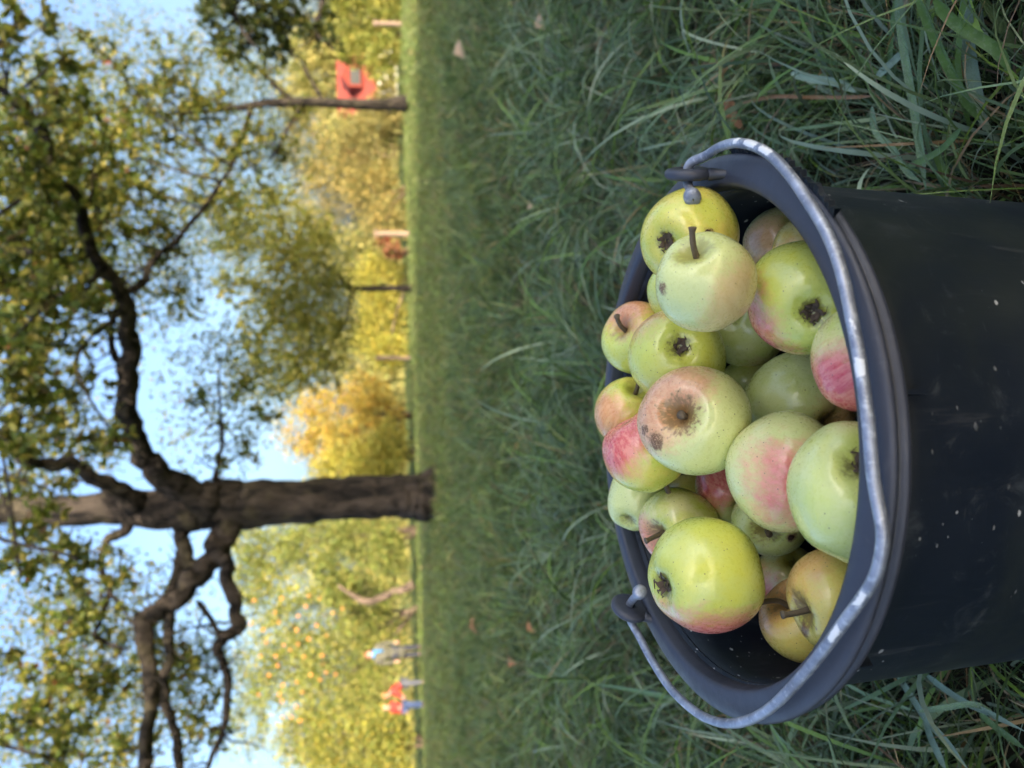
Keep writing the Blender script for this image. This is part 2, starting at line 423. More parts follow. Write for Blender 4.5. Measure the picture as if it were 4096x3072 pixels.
apple_tree('old apple tree with thick dark trunk forking behind the bucket', tuple(at(945, 1066, 7.7)), TRK, LIMBS, CL, PAL_MAIN, clouds=[(70, 560, 8.5, 150, 230, 2600), (150, 380, 9, 170, 230, 2400), (100, 180, 8.5, 120, 180, 700), (60, 830, 8, 110, 150, 1200), (200, 1480, 9.5, 200, 190, 2400), (120, 1580, 8.5, 130, 110, 1000), (400, 1480, 9.5, 120, 150, 1300), (60, 1120, 8, 80, 110, 700), (300, 1430, 9, 190, 220, 2200), (150, 1300, 8, 150, 140, 1200), (480, 880, 8.4, 130, 180, 900), (300, 560, 8.5, 130, 170, 1500), (520, 800, 8.6, 110, 150, 800), (40, 300, 8.5, 90, 150, 900), (330, 700, 9, 130, 130, 500), (160, 960, 8, 110, 90, 800)])

# bright sprig of larger leaves on the forward limb is part of the crown
def far_tree(label, trunk, limbs, clumps, palette, **kw):
    return apple_tree(label, tuple(trunk[0][0]), trunk, limbs, clumps, palette, **kw)

far_tree('slender dark apple tree standing in front of the red roof',
    limb_pts([(876, 225, 36), (860, 224, 28), (800, 224, 23), (714, 223, 20), (632, 221, 19), (570, 224, 17), (520, 232, 13), (470, 238, 10), (400, 245, 7)], [13.0, 13.0], .15),
    [limb_pts(a, b) for a, b in [
        ([(545, 230, 12), (526, 282, 9), (510, 336, 8), (480, 390, 6), (430, 450, 4)], [13, 13.2]),
        ([(640, 222, 12), (600, 190, 9), (560, 150, 8), (500, 110, 6), (440, 90, 4)], [13, 12.6]),
        ([(650, 230, 10), (630, 262, 8), (612, 300, 6), (580, 350, 4)], [13, 13.2]),
        ([(700, 222, 8), (670, 170, 7), (650, 130, 5), (600, 100, 4)], [13, 13.5])]],
    [(430, 230, 13, .7, 26), (510, 330, 13, .65, 22), (360, 300, 13, .7, 24), (450, 440, 13.3, .6, 18), (560, 290, 13, .5, 12), (390, 130, 12.6, .55, 14), (500, 110, 12.6, .5, 14), (620, 330, 13.4, .4, 8), (330, 180, 12.8, .6, 16), (600, 140, 12.8, .4, 9), (660, 250, 13, .3, 6), (280, 240, 13, .6, 16)],
    PAL_MAIN, leaf=(.06, .095), ros=(3, 6), twig_r=.006, clouds=[(330, 330, 14, 280, 280, 6000), (480, 420, 14, 130, 170, 2200), (520, 180, 13.5, 150, 190, 3000), (240, 160, 13, 170, 170, 1800), (420, 560, 15, 120, 130, 1200), (620, 320, 14, 70, 90, 600)])
far_tree('apple tree leaning in from the right edge with dark hanging leaves',
    limb_pts([(955, -260, 40), (900, -262, 34), (760, -250, 30), (640, -235, 28), (520, -200, 22), (440, -160, 14)], [9.0, 9.0]),
    [limb_pts(a, b) for a, b in [
        ([(600, -220, 20), (640, -120, 16), (690, -30, 13), (694, 16, 11), (681, 65, 10), (705, 92, 8), (724, 107, 5)], [9, 9]),
        ([(560, -210, 18), (520, -100, 14), (500, -10, 10), (520, 60, 7), (560, 110, 4)], [9, 9]),
        ([(640, -120, 9), (600, -30, 8), (590, 40, 6), (610, 100, 4)], [9, 9.2])]],
    [(500, 10, 9, .42, 24), (570, 30, 9, .42, 26), (640, 20, 9, .4, 24), (690, 60, 9, .28, 12), (540, 95, 9.2, .3, 13), (440, 20, 9.2, .26, 9), (610, 100, 9.2, .28, 12), (600, -90, 9, .5, 16), (480, 70, 9.2, .25, 8), (680, -40, 9, .4, 14)],
    [((0.04, 0.065, 0.018), 6), ((0.07, 0.09, 0.02), 3), ((0.18, 0.14, 0.04), .8)], leaf=(.06, .09))
far_tree('small round apple tree with thin trunk left of the pale post',
    limb_pts([(890, 623, 20), (875, 623, 15), (820, 623, 13), (766, 623, 13), (740, 620, 10), (690, 610, 8), (620, 600, 6)], [18.5, 18.5], .12),
    [limb_pts(a, b) for a, b in [
        ([(770, 624, 9), (746, 612, 9), (724, 590, 7), (690, 570, 6), (640, 540, 4)], [18.5, 18.2]),
        ([(766, 626, 8), (757, 645, 7), (746, 696, 6), (720, 740, 4), (690, 790, 3)], [18.5, 18.2])]],
    [(520, 520, 18, .8, 16), (600, 450, 18.3, .85, 18), (640, 560, 18, .9, 22), (590, 650, 18, .9, 22), (660, 700, 18, .85, 20), (560, 760, 18.2, .75, 14), (640, 800, 18.2, .8, 16), (710, 790, 18, .65, 12), (690, 500, 18.3, .7, 12), (720, 700, 17.8, .5, 9), (490, 620, 18, .6, 10), (480, 420, 18.5, .6, 9), (700, 600, 17.8, .5, 8)],
    PAL_OLIVE, leaf=(.08, .13), ros=(3, 6), twig_r=.008, leaffn=diamond_batch, clouds=[(610, 560, 18.3, 130, 150, 4500), (640, 720, 18, 120, 130, 4200), (580, 820, 18.4, 90, 70, 1200), (700, 640, 18, 80, 170, 3000), (520, 480, 18.6, 80, 100, 1000)])

# ---- the sunlit trees and shrubs beyond the lawn
def bush(name, label, cat, spots, palette, leaf=(.08, .14), n=3500, trunk=None, group=None, bark='bark_pale'):
    """spots: (dx,dy,Y,rx_px,ry_px) ellipses in the 2212 view with a depth each -> ellipsoids of leaves"""
    base = at(spots[0][0], spots[0][1], spots[0][2]); base[2] = float(ground_z(base[0], base[1]))
    root = empty(name, tuple(base)); tag(root, label, cat, group)
    n = int(n * 1.9); P_ = []; D_ = []
    areas = np.array([s[3] * s[4] for s in spots], float); cnt = (n * areas / areas.sum()).astype(int)
    for (dx, dy, Y, rx, ry), k in zip(spots, cnt):
        c = at(dx, dy, Y); u = W / 2212 / F * Y
        a = unit(k); rad = rng.uniform(.2, 1.0, k) ** .55 * (1 + .10 * rng.normal(size=k))
        # lobes: break the ellipsoid into sub clumps
        sub = unit(14); near = np.argmax(a @ sub.T, 1); amp = rng.uniform(.72, 1.15, 14)[near]
        q = a * (rad * amp)[:, None] * np.array([ry * u, max(rx, ry) * u * .8, rx * u])
        w = c + q; w[:, 2] = np.maximum(w[:, 2], ground_z(w[:, 0], w[:, 1]) + .03)
        P_.append(w); D_.append(a + rng.normal(0, .7, (k, 3)) + np.array([0, 0, -.2]))
    P_ = np.concatenate(P_); D_ = np.concatenate(D_)
    v, f, c = diamond_batch(P_, D_, rng.uniform(leaf[0], leaf[1], len(P_)), pick(palette, len(P_)))
    link('crown', mesh_np('crown', v, f, False, c), M['leaf_far'], root)
    mb = MB()
    if trunk is None:
        for s in spots[:3]:
            c = at(s[0], s[1], s[2]); pts = smooth_path([base + rng.normal(0, .1, 3) * [1, 1, 0] - [0, 0, .05], (base + c) / 2 + rng.normal(0, .12, 3), c], 5)
            mb.tube(pts, np.linspace(.07, .02, len(pts)), 7)
    else:
        p, r = trunk; mb.add(*rough_tube(p, r, 10, .08))
    mb.build('trunk', M[bark], root)
    return root

YG = [((0.30, 0.32, 0.05), 4), ((0.42, 0.38, 0.07), 3), ((0.16, 0.20, 0.03), 2), ((0.50, 0.38, 0.08), 1)]
YO = [((0.64, 0.42, 0.06), 4), ((0.58, 0.44, 0.07), 3), ((0.66, 0.34, 0.05), 1.5), ((0.30, 0.28, 0.05), 1.5)]
YB = [((0.52, 0.44, 0.06), 4), ((0.38, 0.38, 0.06), 3), ((0.58, 0.42, 0.06), 2), ((0.22, 0.24, 0.04), 1)]
GO = [((0.34, 0.28, 0.08), 4), ((0.44, 0.33, 0.10), 3), ((0.15, 0.15, 0.04), 3), ((0.40, 0.30, 0.1), 1)]
GR = [((0.22, 0.27, 0.05), 4), ((0.32, 0.33, 0.07), 4), ((0.44, 0.38, 0.09), 2.5), ((0.08, 0.11, 0.02), 2.5)]

bush('garden_shrub', 'bright yellow-green leafy tree right of the red-roofed house', 'tree', [(785, 40, 27, 85, 85), (835, 115, 26, 42, 42), (740, -30, 27, 60, 60), (850, 10, 26, 40, 60), (775, 112, 26.5, 45, 32), (808, 146, 26, 18, 26), (745, 122, 26.5, 14, 14), (835, 165, 25.5, 22, 24)], YG, n=9000)
bush('garden_shrub', 'olive-brown bush at the foot of the slender dark tree', 'bush', [(800, 285, 27, 70, 60), (840, 240, 26, 35, 40), (760, 330, 28, 40, 50), (835, 200, 25.5, 26, 26)], GO, n=3200)
bush('garden_shrub', 'golden bush between the slender tree and the pale post', 'bush', [(800, 410, 27, 75, 80), (835, 480, 26, 45, 50), (740, 380, 28, 30, 45), (690, 440, 29, 60, 90), (670, 330, 30, 60, 80)], GO + [((0.5, 0.34, 0.08), 3)], n=6000)
bush('garden_shrub', 'low crimson shrub at the foot of the pale post', 'bush', [(848, 545, 25, 28, 16), (832, 522, 25.5, 24, 16)], [((0.36, 0.05, 0.03), 3), ((0.45, 0.18, 0.10), 3), ((0.34, 0.26, 0.07), 3)], n=330, leaf=(.09, .15))
bush('garden_shrub', 'lime-yellow bush behind the small round apple tree', 'bush', [(820, 600, 28, 60, 55), (825, 690, 28, 60, 60), (840, 760, 27, 45, 45), (790, 740, 28, 30, 30)], YB, n=4800)
bush('garden_tree', 'orange-yellow autumn tree right of the thick dark trunk', 'tree', [(740, 900, 26, 80, 75), (790, 850, 26, 60, 50), (690, 960, 27, 45, 50), (820, 890, 25.5, 55, 55), (680, 870, 26.5, 40, 40), (650, 930, 27.5, 50, 70), (760, 1000, 27, 70, 45)], YO, n=5200)
bush('garden_shrub', 'yellow-green bush close to the right of the thick trunk', 'bush', [(800, 990, 25, 80, 55), (840, 960, 24.5, 45, 55), (730, 1020, 26, 60, 45), (840, 1040, 25, 45, 40)], YB, n=4200)
bush('garden_shrub', 'yellow-green bush close to the left of the thick trunk', 'bush', [(790, 1160, 25, 95, 60), (680, 1170, 26, 90, 60), (840, 1200, 24, 45, 55), (580, 1190, 27, 70, 65), (540, 1250, 27, 50, 60), (530, 1170, 28, 40, 45)], GR, n=7500)
bush('fruit_tree', 'broad apple tree hung with orange fruit behind the people', 'tree', [(680, 1330, 25, 120, 95), (620, 1450, 26, 85, 90), (740, 1470, 25, 120, 90), (800, 1300, 24.5, 70, 70), (580, 1300, 26, 55, 70), (830, 1400, 25, 55, 60), (560, 1430, 27, 60, 90), (540, 1560, 27, 50, 80)], GR + YG, n=11000)
bush('fruit_tree', 'yellow-green apple tree at the far left edge', 'tree', [(760, 1620, 24, 115, 85), (660, 1590, 25, 70, 70), (840, 1580, 23.5, 50, 60), (840, 1670, 23.5, 50, 60)], GR + YB, n=6500)
# leaning brown trunk under the left trees
bush('fruit_tree', 'leaning brown-trunked young tree left of the thick trunk', 'tree', [(735, 1270, 23, 45, 50), (700, 1230, 23, 30, 35)], GR, n=1200,
     trunk=limb_pts([(893, 1262, 22), (880, 1268, 17), (840, 1282, 15), (800, 1300, 14), (760, 1285, 10), (730, 1265, 6)], [22.5, 22.5]), bark='bark_pale')
# far wood line closing the horizon
for k, (dy, top, Y, lab) in enumerate([(-60, 660, 48, 'hazy far tree at the right edge of the horizon'), (330, 660, 46, 'hazy far tree behind the golden bush'), (560, 660, 50, 'hazy far tree behind the crimson shrub'), (760, 680, 47, 'hazy far tree behind the lime-yellow bush'), (970, 660, 50, 'hazy far tree behind the orange-yellow tree'), (1200, 540, 46, 'hazy far tree beside the thick trunk on its left'), (1430, 570, 48, 'hazy far tree behind the fruit-hung tree'), (1600, 600, 47, 'hazy far tree at the left edge of the horizon')]):
    hh = 890 - top
    bush('background_tree', lab, 'tree', [(top + hh * .5, dy, Y, hh * .5, 95), (top + hh * .75, dy + 70, Y - 1, hh * .3, 60), (top + hh * .75, dy - 70, Y + 1, hh * .3, 60), (880, dy, Y, 30, 110)], [((0.46, 0.40, 0.12), 3), ((0.36, 0.36, 0.10), 3), ((0.56, 0.45, 0.14), 2), ((0.2, 0.2, 0.06), 1)], n=4200, leaf=(.18, .30), group='far trees along the horizon')

bush('background_tree', 'pale gold tree rising behind the red-roofed house', 'tree', [(690, 150, 104, 60, 70), (650, 210, 105, 50, 60), (660, 90, 105, 45, 55), (730, 260, 104, 50, 50), (720, 110, 104, 50, 60)], [((0.46, 0.40, 0.12), 3), ((0.36, 0.36, 0.10), 3), ((0.56, 0.45, 0.14), 2)], n=4500, leaf=(.4, .7), group='far trees along the horizon')
# ---- orange apples hanging in the left trees
t = NT('orange_fruit'); M['orange_fruit'] = t.done(t.bsdf(t.mix(t.noise(t.obj(), 20, 2), (0.60, 0.16, 0.04), (0.62, 0.32, 0.06)), 0.35))
def apple_profile(a=.38, b=.26, wa=.38, wb=.33, nphi=26):
    ph = np.linspace(0, np.pi, nphi)
    s = 1 - a * np.exp(-(ph / wa) ** 2) - b * np.exp(-((np.pi - ph) / wb) ** 2)
    return s * np.sin(ph), s * np.cos(ph)
def small_apple(name, R):
    r, z = apple_profile(nphi=10); v, f = [], []
    n = 10
    for j in range(10):
        for i in range(n):
            a = 2 * math.pi * i / n; v.append((R * r[j] * math.cos(a), R * r[j] * math.sin(a), R * z[j]))
    for j in range(9):
        for i in range(n):
            k = (i + 1) % n; f.append((j * n + i, (j + 1) * n + i, (j + 1) * n + k, j * n + k))
    return mesh_py(name, v, f)
fruit_me = small_apple('hanging_apple', .055); fruit_me.materials.append(M['orange_fruit'])
FR = [(588, 1318), (611, 1290), (640, 1328), (650, 1400), (660, 1418), (632, 1352), (596, 1352), (642, 1362), (690, 1347), (632, 1408), (598, 1440), (700, 1372), (618, 1395), (570, 1362), (655, 1310), (676, 1290), (690, 1300), (690, 1430), (700, 1445), (590, 1460), (668, 1452), (690, 1470), (610, 1480), (640, 1480), (565, 1500), (610, 1515), (632, 1525), (660, 1500), (592, 1425), (580, 1395), (725, 1330), (740, 1310), (630, 1540), (615, 1555), (645, 1560), (600, 1500), (560, 1420), (676, 1385), (700, 1410), (716, 1455), (548, 1340), (556, 1300)]
for i, (dx, dy) in enumerate(FR):
    o = link('hanging_apple', fruit_me); o.location = at(dx + rng.uniform(-9, 9), dy + rng.uniform(-9, 9), 22.6 + (i % 6) * .42); o.scale = (1, 1, 1.0) if i % 3 else (.8, .8, .8); o.rotation_euler = (rng.uniform(-.6, .6), rng.uniform(-.6, .6), 0)
    tag(o, 'small orange apple hanging in the sunlit fruit tree above the people', 'apple', 'orange apples hanging in the far left trees')

# ---- house with red roof, pale cottage, posts
def tile_mat():
    t = NT('roof_tiles'); o = t.obj(); w = t.n('ShaderNodeTexWave', wave_type='BANDS', bands_direction='Z'); t.l(o, w.inputs[0]); w.inputs['Scale'].default_value = 6
    c = t.mix(t.noise(o, 5, 4), (0.20, 0.026, 0.014), (0.30, 0.05, 0.026))
    return t.done(t.bsdf(c, .8, 0, t.bump(w.outputs[0], .6, .04)))
M['tiles'] = tile_mat()
M['plaster'] = simple_mat('plaster', (0.52, 0.48, 0.40), .9, .08, 4, .15)
M['plaster_pink'] = simple_mat('plaster_pink', (0.55, 0.36, 0.29), .9, .1, 4, .15)
M['dark_glass'] = simple_mat('dark_glass', (0.02, 0.025, 0.03), .15, .2, 3, .02)
M['wood_pale'] = simple_mat('wood_pale', (0.24, 0.165, 0.11), .85, .25, 12, .5)

def house(label, dx_eave, dx_ridge, dy0, dy1, Y, wallmat, windows, dormer=None):
    zb = float(ground_z(0, Y))
    e0 = at(dx_eave, dy0, Y); e1 = at(dx_eave, dy1, Y); rg = at(dx_ridge, (dy0 + dy1) / 2, Y)
    xa, xb = sorted((e0[0], e1[0])); ez = e0[2]; rz = rg[2]; D = (rz - ez) * 1.2
    root = empty('house', ((xa + xb) / 2, Y, zb)); tag(root, label, 'house')
    mb = MB(); mb.box(((xa + xb) / 2, Y + D, (zb + ez) / 2), (xb - xa, 2 * D, ez - zb))
    y0, y1 = Y, Y + 2 * D
    for x in (xa, xb): mb.add([(x, y0, ez), (x, y1, ez), (x, Y + D, rz - .05)], [(0, 1, 2)])
    mb.build('wall', M[wallmat], root, False)
    ov = .35
    rf = MB()
    for s in (-1, 1):
        ye = Y + D + s * (D + ov); ze = ez - ov * (rz - ez) / D
        for dz in (0,):
            rf.add([(xa - ov, ye, ze), (xb + ov, ye, ze), (xb + ov, Y + D, rz), (xa - ov, Y + D, rz), (xa - ov, ye, ze + .14), (xb + ov, ye, ze + .14), (xb + ov, Y + D, rz + .14), (xa - ov, Y + D, rz + .14)],
                   [(0, 1, 2, 3), (4, 7, 6, 5), (0, 4, 5, 1), (0, 3, 7, 4), (1, 5, 6, 2), (3, 2, 6, 7)])
    rfo = rf.build('roof', M['tiles'], root, False)
    ch = MB(); ch.box((xa + (xb - xa) * .3, Y + D * 1.1, rz + .3), (.55, .55, 1.3)); ch.build('chimney', M['plaster_pink'], rfo, False)
    if dormer:
        dx, dy = dormer; p = at(dx, dy, Y + D * .35)
        dm = MB(); dm.box((p[0], Y + D * .5, p[2]), (2.6, D * .6, 1.5)); dm.add([(p[0] - 1.5, Y + D * .18, p[2] + .75), (p[0] + 1.5, Y + D * .18, p[2] + .75), (p[0], Y + D * .18, p[2] + 1.7), (p[0], Y + D * .9, p[2] + 1.7), (p[0] - 1.5, Y + D * .9, p[2] + .75), (p[0] + 1.5, Y + D * .9, p[2] + .75)], [(0, 1, 2), (0, 2, 3, 4), (1, 5, 3, 2)]); d = dm.build('dormer', M['tiles'], root, False)
        g = MB(); g.box((p[0], Y + D * .2 - .02, p[2]), (2.0, .06, 1.2)); g.build('dormer_window', M['dark_glass'], d, False)
    for (f0, f1, z0, z1) in windows:
        wx0 = xa + (xb - xa) * f0; wx1 = xa + (xb - xa) * f1
        w = MB(); w.box(((wx0 + wx1) / 2, Y - .03, zb + (z0 + z1) / 2), (wx1 - wx0, .08, z1 - z0)); wo = w.build('window', M['plaster'], root, False)
        g = MB(); g.box(((wx0 + wx1) / 2, Y - .055, zb + (z0 + z1) / 2), ((wx1 - wx0) * .84, .06, (z1 - z0) * .84)); g.build('pane', M['dark_glass'], wo, False)
    return root
house('house with red tiled roof and cream wall behind the slender tree', 806, 724, 98, 226, 88, 'plaster', [(.2, .36, 1.2, 2.5), (.6, .76, 1.2, 2.5)], (768, 170))
house('pale pink cottage half hidden behind the olive-brown bush', 790, 730, 268, 340, 92, 'plaster_pink', [(.4, .55, 1.0, 2.0)])
for dx0, dx1, dy, w, Y, lab in [(808, 884, 507, 12, 24, 'pale wooden stake beside the crimson shrub'), (812, 884, 775, 9, 24.5, 'pale thin stake in front of the lime-yellow bush'), (806, 866, 53, 10, 24, 'pale stake in front of the bright tree at the right edge')]:
    a = at(dx1, dy, Y); b = at(dx0, dy - 2, Y); a[2] = float(ground_z(a[0], a[1])) - .1
    mb = MB(); r = w * W / 2212 / F * Y / 2
    pp = smooth_path([a, (a + b) / 2 + [.01, 0, 0], b], 4); mb.tube(pp, np.linspace(r * 1.08, r * .95, len(pp)), 10)
    mb.box((b[0], b[1] - r, b[2] - .06), (r * 2.6, .03, .05))
    o = mb.build('wooden_post', M['wood_pale'], None, False); tag(o, lab, 'post', 'stakes along the far edge of the lawn')

# ------------------------------------------------------------------ orchard row behind the photographer (casts the shade)
def shade_tree(x, y, h, r, label):
    base = np.array([x, y, float(ground_z(x, y))]); root = empty('apple_tree', tuple(base)); tag(root, label, 'tree', 'orchard row behind the photographer')
    mb = MB(); tp = smooth_path([base - [0, 0, .1], base + [.1, .05, h * .3], base + [-.05, .1, h * .75]], 6)
    mb.add(*rough_tube(tp, np.linspace(.28, .1, len(tp)), 14)); mb.build('trunk', M['bark'], root)
    for k in range(5):
        a = k * 1.256 + rng.uniform(-.3, .3); s = tp[5 + k]; e = base + [math.cos(a) * r * .7, math.sin(a) * r * .7, h * rng.uniform(.5, .8)]
        q = smooth_path([s, (s + e) / 2 + [0, 0, .3], e], 5); b = MB(); b.add(*rough_tube(q, np.linspace(.12, .03, len(q)), 9)); b.build('limb', M['bark'], root)
    n = 11000; a = unit(n); rad = rng.uniform(.1, 1, n) ** .45
    sub = unit(20); amp = rng.uniform(.8, 1.1, 20)[np.argmax(a @ sub.T, 1)]
    zc = h * .58; q = a * (rad * amp)[:, None] * np.array([r, r, h * .44]) + base + [0, 0, zc]
    q[:, 2] = np.maximum(q[:, 2], base[2] + .6)
    v, f, c = diamond_batch(q, a + rng.normal(0, 1, (n, 3)), rng.uniform(.2, .32, n), pick(PAL_MAIN, n))
    link('crown', mesh_np('crown', v, f, False, c), M['leaf'], root)
for x, y, h, r, lab in [(3.0, -11.5, 10.4, 3.2, 'dense old tree straight behind the photographer'), (7.6, -12.0, 10.8, 3.4, 'dense old tree behind the photographer on the right'), (12.2, -11.5, 10.6, 3.4, 'dense old tree farthest right in the row behind'), (5.4, -16.2, 12.4, 3.4, 'tall old tree in the second row behind the photographer'), (10.0, -16.0, 12.6, 3.5, 'tall old tree in the second row behind, on the right')]:
    shade_tree(x, y, h, r, lab)

# ------------------------------------------------------------------ bucket
BC = np.array([-0.0349, 0.4323, 0.2895])
BN = np.array([math.sin(.0128), math.sin(-.0659), 0.0]); BN[2] = math.sqrt(1 - BN @ BN)
B1 = np.cross([0, 1, 0], BN); B1 /= np.linalg.norm(B1); B2 = np.cross(BN, B1)
def BT(x, y, h): return BC + x * B1 + y * B2 + h * BN
def on_rim(px, py, h):
    d = ray(px, py); k = ((BC + h * BN - CAM) @ BN) / (d @ BN); return CAM + d * k
def at_h(px, py, z):
    d = ray(px, py); return CAM + d * (z - CAM[2]) / d[2]

t = NT('bucket_plastic'); o = t.obj()
mp = t.n('ShaderNodeMapping'); t.l(o, mp.inputs[0]); mp.inputs['Scale'].default_value = (1, 1, 1)
scr = t.n('ShaderNodeMapping'); t.l(o, scr.inputs[0]); scr.inputs['Scale'].default_value = (90, 90, 6); scr.inputs['Rotation'].default_value = (.5, .3, 0)
n1 = t.noise(o, 9, 4); n2 = t.noise(scr.outputs[0], 1.0, 5, .7); n4 = t.noise(o, 26, 6, .75, 1.5)
base = t.mix(n1, (0.0025, 0.0060, 0.0130), (0.0045, 0.0100, 0.0200))
base = t.mix(t.math('MULTIPLY', t.rng(n2, .60, .78), .35), base, (0.10, 0.10, 0.10))
base = t.mix(t.math('MULTIPLY', t.rng(t.noise(o, 4, 4, .6, 1.0), .52, .72), .45), base, (0.026, 0.032, 0.022))
base = t.mix(t.math('MULTIPLY', t.rng(n4, .54, .72), .38), base, (0.085, 0.095, 0.10))
wv = t.n('ShaderNodeMapping'); t.l(o, wv.inputs[0]); wv.inputs['Scale'].default_value = (40, 40, 420); wv.inputs['Rotation'].default_value = (.25, .5, 0)
base = t.mix(t.math('MULTIPLY', t.rng(t.noise(wv.outputs[0], 1, 3, .6), .68, .76), .20), base, (0.13, 0.135, 0.14))
# dried paint flecks: cells, few of them filled
lo = t.vmath('SUBTRACT', o, tuple(BC)); sx = t.n('ShaderNodeSeparateXYZ'); t.l(lo, sx.inputs[0])
cx_ = t.n('ShaderNodeCombineXYZ'); t.l(t.math('MULTIPLY', t.math('ARCTAN2', sx.outputs[1], sx.outputs[0]), .153), cx_.inputs[0]); t.l(sx.outputs[2], cx_.inputs[1])
wm = t.n('ShaderNodeMapping'); t.l(cx_.outputs[0], wm.inputs[0]); wm.inputs['Rotation'].default_value = (0, 0, .7); wm.inputs['Scale'].default_value = (1, 2.0, 1)
wz = t.n('ShaderNodeTexNoise'); t.l(wm.outputs[0], wz.inputs[0]); wz.inputs['Scale'].default_value = 300
warp = t.vmath('ADD', wm.outputs[0], t.vmath('MULTIPLY', wz.outputs[1], (.003, .003, 0)))
def flecks(scale, rad, keep):
    v_ = t.n('ShaderNodeTexVoronoi', voronoi_dimensions='2D'); t.l(warp, v_.inputs['Vector']); v_.inputs['Scale'].default_value = scale
    q_ = t.n('ShaderNodeSeparateColor'); t.l(v_.outputs['Color'], q_.inputs[0])
    return t.math('MULTIPLY', t.rng(v_.outputs['Distance'], t.math('MULTIPLY', q_.outputs[1], rad), t.math('MULTIPLY', q_.outputs[1], rad * .6)), t.math('GREATER_THAN', q_.outputs[0], keep))
fl = t.math('MULTIPLY', t.math('MAXIMUM', flecks(48, .12, .74), flecks(100, .14, .84)), t.rng(t.noise(o, 9, 3), .47, .56))
base = t.mix(t.math('MULTIPLY', fl, .8), base, (0.50, 0.50, 0.48))
M['bucket'] = t.done(t.bsdf(base, t.rng(n1, .3, .7, .46, .62), 0, t.bump(t.math('ADD', n2, t.math('MULTIPLY', t.noise(o, 60, 3), .4)), .10, .002), .45))
t = NT('rim_plastic'); o = t.obj(); scr = t.n('ShaderNodeMapping'); t.l(o, scr.inputs[0]); scr.inputs['Scale'].default_value = (60, 60, 14)
n1 = t.noise(o, 14, 4); n2 = t.noise(scr.outputs[0], 1.2, 5, .7)
base = t.mix(n1, (0.030, 0.034, 0.050), (0.050, 0.055, 0.074)); base = t.mix(t.math('MULTIPLY', t.rng(n2, .58, .8), .30), base, (0.16, 0.16, 0.17))
vd = t.voro(o, 45.0); sp = t.n('ShaderNodeSeparateColor'); t.l(t.voro(o, 45.0, 'Color'), sp.inputs[0])
fl = t.math('MULTIPLY', t.rng(vd, .11, .07), t.math('GREATER_THAN', sp.outputs[1], .93)); base = t.mix(fl, base, (0.65, 0.65, 0.62))
M['rim'] = t.done(t.bsdf(base, t.rng(n2, .3, .7, .40, .58), 0, t.bump(n2, .12, .002), .5))

bucket = empty('bucket', tuple(BC - .285 * BN)); tag(bucket, 'black plastic builder\'s bucket heaped with apples standing in the grass', 'bucket')
def oval(x, y, h):
    a = math.atan2(y, x); k = 1 + .010 * math.cos(2 * (a + .45)) + .004 * math.cos(3 * a + 1) ; k = 1 + (k - 1) * max(0, 1 + h / .15); return BT(x * k, y * k, h)
mb = MB(); mb.lathe([(0.0005, -.285), (.13, -.285), (.1475, -.2835), (.150, -.279), (.1515, -.20), (.1528, -.10), (.1535, -.030), (.1525, -.010), (.1478, -.010), (.1474, -.03), (.1466, -.10), (.1445, -.20), (.142, -.273), (.13, -.277), (.0005, -.277)], 120, oval)
mb.build('body', M['bucket'], bucket)
mb = MB(); mb.lathe([(.1537, -.0142), (.159, -.0146), (.1642, -.0140), (.1656, -.0126), (.1656, -.0108), (.1642, -.0096), (.1632, -.0088), (.1634, -.0076), (.1650, -.0066), (.1668, -.0056), (.1676, -.0042), (.1672, -.0028), (.1658, -.0016), (.1630, -.0008), (.1560, .0006), (.1520, .0008), (.1503, .0002), (.1494, -.0018), (.1490, -.0060), (.1476, -.0140), (.1530, -.0142), (.1537, -.0142)], 144, oval)
mb.build('rim', M['rim'], bucket)
# moulded stiffening tabs under the collar
for ang in (-1.40, -2.28):
    p = oval(.158 * math.cos(ang), .158 * math.sin(ang), -.022); mb = MB(); mb.box(p, (.006, .0022, .010), ang); mb.build('stiffening_rib', M['bucket'], bucket, False)
# torn fringe of plastic on the right of the collar
mb = MB(); tv = []; 
EARR = on_rim(2753, 695, .015); EARL = on_rim(2518, 2432, .012)
def rim_ang(p): q = np.asarray(p) - BC; return math.atan2(q @ B2, q @ B1)
aR, aL = rim_ang(EARR), rim_ang(EARL)
N = 46
for i in range(N + 1):
    a = aR - .10 - .62 * i / N; s = rng.uniform(.0, .0032)
    r0 = .1672; tv.append(oval(r0 * math.cos(a), r0 * math.sin(a), -.0035)); r1 = .1695 + s; tv.append(oval(r1 * math.cos(a), r1 * math.sin(a), -.002 + rng.uniform(-.001, .002)))
    tv.append(oval((r1 + .0005) * math.cos(a), (r1 + .0005) * math.sin(a), -.0045)); 
tf = []
for i in range(N):
    b = i * 3; tf += [(b, b + 3, b + 4, b + 1), (b + 1, b + 4, b + 5, b + 2), (b + 2, b + 5, b + 3, b)]
mb.add(tv, tf); mb.build('torn_fringe', M['bucket'], bucket, False)
